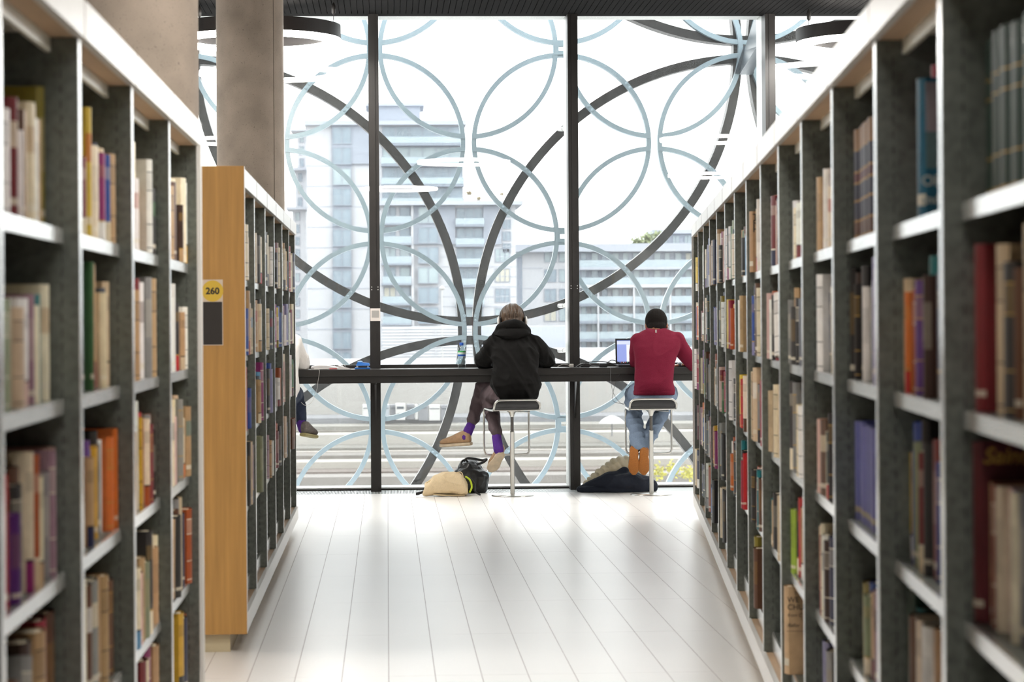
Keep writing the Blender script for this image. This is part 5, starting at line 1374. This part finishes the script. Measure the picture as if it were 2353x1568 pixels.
MB().bbox(x - .058, x + .058, y - .05, y + .05, DT, DT + .012, .004).build('base', M_blue, hp, (x, y, DT))
MB().hexa([(x - .050, y - .045, DT + .026), (x + .056, y - .045, DT + .026), (x + .056, y + .04, DT + .026), (x - .050, y + .04, DT + .026), (x - .036, y - .035, DT + .052), (x + .050, y - .035, DT + .046), (x + .050, y + .03, DT + .046), (x - .036, y + .03, DT + .052)]).build('lever', M_blue, hp, (x, y, DT + .026))
MB().box(x - .026, x + .030, y - .049, y - .030, DT + .012, DT + .026).build('slot_bar', M_lap, hp, (x, y - .045, DT + .012))
for d_ in (-.034, .036): MB().cyl((x + d_, y - .01, DT + .011), (x + d_, y - .01, DT + .03), .011, n=12).build('punch_post', M_chrome, hp, (x + d_, y, DT + .011))
MB().sphere((x - .018, y, DT + .055), .014, 10, 6, sc=(1.5, 1, .6)).build('lever_cap', mat('pale_blue_plastic', srgb(150, 180, 210), .4), hp, (x - .018, y, DT + .05))
for (ua, ub, Y, m, lab) in ((757, 774, 18.18, mat('red_pen', srgb(160, 40, 36), .4), 'short red pen lying on the desk edge before the binder'), (722, 752, 18.19, M_cwhite, 'white pen lying on the desk edge near the white sleeve')):
    a = J(ua, 848, Y); c = J(ub, 848, Y + .02); a.z = c.z = DT + .005
    o = thing(MB().cyl(a, c, .0045, n=10), 'pen', m, lab, 'pen', 'pens in front of the binder'); MB().cyl(c, c + (c - a).normalized() * .012, .0035, .0008, n=8).build('tip', M_chrome, o, c)
cable([(708, 850, 18.17), (728, 850, 18.165), (734, 853, 18.14), (731, 875, 18.13), (727, 900, 18.13), (716, 925, 18.12), (702, 932, 18.1), (692, 925, 18.08)], .0014, M_cwhite, 'thin white earphone wire hanging by the white sleeve', name='earphone_wire')
# notice on the mullion
q0 = J(851, 709, 18.494); q1 = J(874, 738, 18.494)
o = tag(MB().box(q0.x, q1.x, 18.488, 18.4935, q1.z, q0.z).build('notice_plate', mat('plate_white', srgb(226, 218, 212), .5), None, ((q0.x + q1.x) / 2, 18.49, q1.z)), 'small white notice with grey square on the black mullion', 'notice')
q0 = J(854, 714, 18.488); q1 = J(871, 730, 18.488)
MB().box(q0.x, q1.x, 18.4868, 18.4885, q1.z, q0.z).build('grey_square', mat('plate_grey', srgb(168, 166, 162), .5), o, q1)

# ------------------------------------------------------------ bags and coats on the floor
M_canvas = mat('cream_canvas', srgb(226, 204, 166), .85, bump=.25, scale=160, var=.06)
mb = MB(); Yb = 17.99
rows = [(972, 1133, 5, .03), (980, 1124, 14, .07), (996, 1115, 22, .10), (1020, 1112, 25, .115), (1044, 1110, 26, .12), (1060, 1112, 25, .115), (1068, 1118, 20, .10), (1073, 1126, 12, .07)]
loft(mb, [(J(u, v, Yb), Vector((0, hd, 0)), Vector((0, 0, hw * Yb / FPX))) for u, v, hw, hd in rows], 30, 2.7)
def tote_d(p, n): return .014 * max(0, ridge(p, 6, 2, (.7, 1, 1.5))) ** 2 + .005 * fbm(p, 10, 1) - .005
tote = cloth(mb, 'tote_bag', M_canvas, 'cream canvas bag lying on the floor in front of the black backpack', 'bag', .006, 3, tote_d)
MB().tube(spline([J(980, 1110, 17.97), J(1000, 1099, 17.95), J(1024, 1094, 17.94), J(1052, 1086, 17.95), J(1062, 1089, 17.95), J(1067, 1112, 17.93), J(1070, 1130, 17.93)], 5), .004, 8).build('seam_piping', M_canvas, tote, J(1020, 1095, 17.94))
MB().tube(spline([J(996, 1137, 17.92), J(1030, 1139, 17.91), J(1068, 1139, 17.92)], 5), .006, 8).build('lower_strap', M_canvas, tote, J(1030, 1139, 17.91))
MB().tube(spline([J(978, 1128, 18.0), J(970, 1132, 17.98), J(960, 1135, 17.97), J(956, 1135, 17.97)], 4), [.010] * 7 + [.012] * 6, 8).build('black_strap', M_lap, tote, J(966, 1134, 17.97))
M_nylon = mat('black_nylon', (.012, .013, .014), .35, var=.3, scale=20)
mb = MB(); Yk = 18.30
for (u, v, rx, ry, rz) in ((1076, 1100, .135, .13, .115), (1098, 1104, .09, .12, .10), (1060, 1108, .09, .11, .085), (1080, 1078, .10, .09, .07), (1108, 1112, .055, .10, .07), (1084, 1064, .05, .06, .03)):
    c = J(u, v, Yk); ell(mb, c, (rx, 0, 0), (0, ry, 0), (0, 0, rz))
def pack_d(p, n): return .016 * ridge(p, 9, 4, (1, 1, .8)) + .007 * fbm(p, 14, 2) - .010
pack = cloth(mb, 'backpack', M_nylon, 'crumpled black backpack on the floor beside the stool', 'backpack', .006, 3, pack_d)
MB().tube(spline([J(1066, 1060, 18.12), J(1074, 1054, 18.14), J(1090, 1055, 18.16), J(1108, 1058, 18.16), J(1118, 1056, 18.14), J(1110, 1063, 18.12), J(1096, 1068, 18.1)], 5), .010, 8).build('shoulder_strap', M_nylon, pack, J(1090, 1058, 18.14))
MB().tube(spline([J(1058, 1075, 18.10), J(1060, 1063, 18.13), J(1068, 1057, 18.15), J(1075, 1062, 18.14)], 5), .008, 8).build('grab_handle', M_nylon, pack, J(1066, 1060, 18.13))
MB().tube(spline([J(1070, 1096, 18.06), J(1080, 1104, 18.02), J(1084, 1120, 17.99), J(1079, 1132, 17.97)], 5), .0075, 8).build('neon_strap', mat('neon_yellow_green', srgb(186, 208, 40), .6), pack, J(1080, 1110, 18.0))
MB().tube(spline([J(1078, 1098, 18.05), J(1090, 1112, 18.02), J(1092, 1130, 17.99), J(1104, 1138, 17.97)], 5), .007, 8).build('side_strap', M_nylon, pack, J(1090, 1118, 18.0))
M_puff = mat('beige_puffer', srgb(218, 206, 176), .6, var=.08, scale=20)
mb = MB()
limb(mb, [J(1344, 1118, 18.37), J(1366, 1106, 18.35), J(1392, 1092, 18.35), J(1416, 1076, 18.35), J(1440, 1070, 18.37), J(1462, 1084, 18.39)], [.030, .055, .070, .078, .072, .05])
limb(mb, [J(1420, 1066, 18.37), J(1436, 1062, 18.37), J(1456, 1068, 18.39)], [.035, .040, .035])
def puff_d(p, n): return .012 * abs(math.sin((p.x * 1.0 + p.z * .8) * 52 + 1.2 * noise.noise(p * 12))) + .006 * fbm(p, 11) - .007
cloth(mb, 'puffer_jacket', M_puff, 'crumpled beige puffer jacket heaped on the floor by the mullion', 'jacket', .005, 2, puff_d)
M_navy = mat('navy_wool', srgb(22, 30, 46), .8, bump=.2, scale=120)
mb = MB()
limb(mb, [J(1330, 1124, 18.26), J(1350, 1120, 18.25), J(1376, 1114, 18.23), J(1404, 1100, 18.21), J(1432, 1086, 18.23)], [.022, .040, .050, .055, .045])
limb(mb, [J(1398, 1118, 18.19), J(1424, 1108, 18.18), J(1452, 1106, 18.19), J(1480, 1112, 18.23), J(1498, 1118, 18.25)], [.045, .066, .075, .066, .045])
limb(mb, [J(1336, 1126, 18.21), J(1380, 1126, 18.18), J(1430, 1126, 18.17), J(1490, 1124, 18.21)], [.02, .03, .035, .03])
def coat_d(p, n): return .016 * ridge(p, 7, 7, (1, 1, 1.2)) + .006 * fbm(p, 12, 3) - .010
coat = cloth(mb, 'navy_coat', M_navy, 'crumpled navy coat on the floor below the red sweater', 'coat', .006, 3, coat_d)
# ribbon bookmarks hanging from a book on the right bookcase
for (u0, v0, u1, v1, rgb, lab) in ((1656, 640, 1658, 680, (190, 30, 36), 'red ribbon bookmark hanging from the right bookcase'), (1659, 640, 1662, 672, (206, 160, 50), 'yellow ribbon bookmark hanging beside the red one')):
    Y = 12.15; a = onY(u0, v0, Y); c = onY(u1, v1, Y); t = Vector((.004, -.002, 0))
    m = a.lerp(c, .5) + Vector((-.006, 0, 0))
    mb = MB()
    P = spline([a, m, c], 4)
    for p_, q_ in zip(P[:-1], P[1:]): mb.hexa([p_ - t, p_ + t, p_ + t + Vector((0, .0008, 0)), p_ - t + Vector((0, .0008, 0)), q_ - t, q_ + t, q_ + t + Vector((0, .0008, 0)), q_ - t + Vector((0, .0008, 0))])
    thing(mb, 'ribbon_bookmark', mat('ribbon_%d' % rgb[0], srgb(*rgb), .6), lab, 'bookmark', 'ribbon bookmarks on the right bookcase')
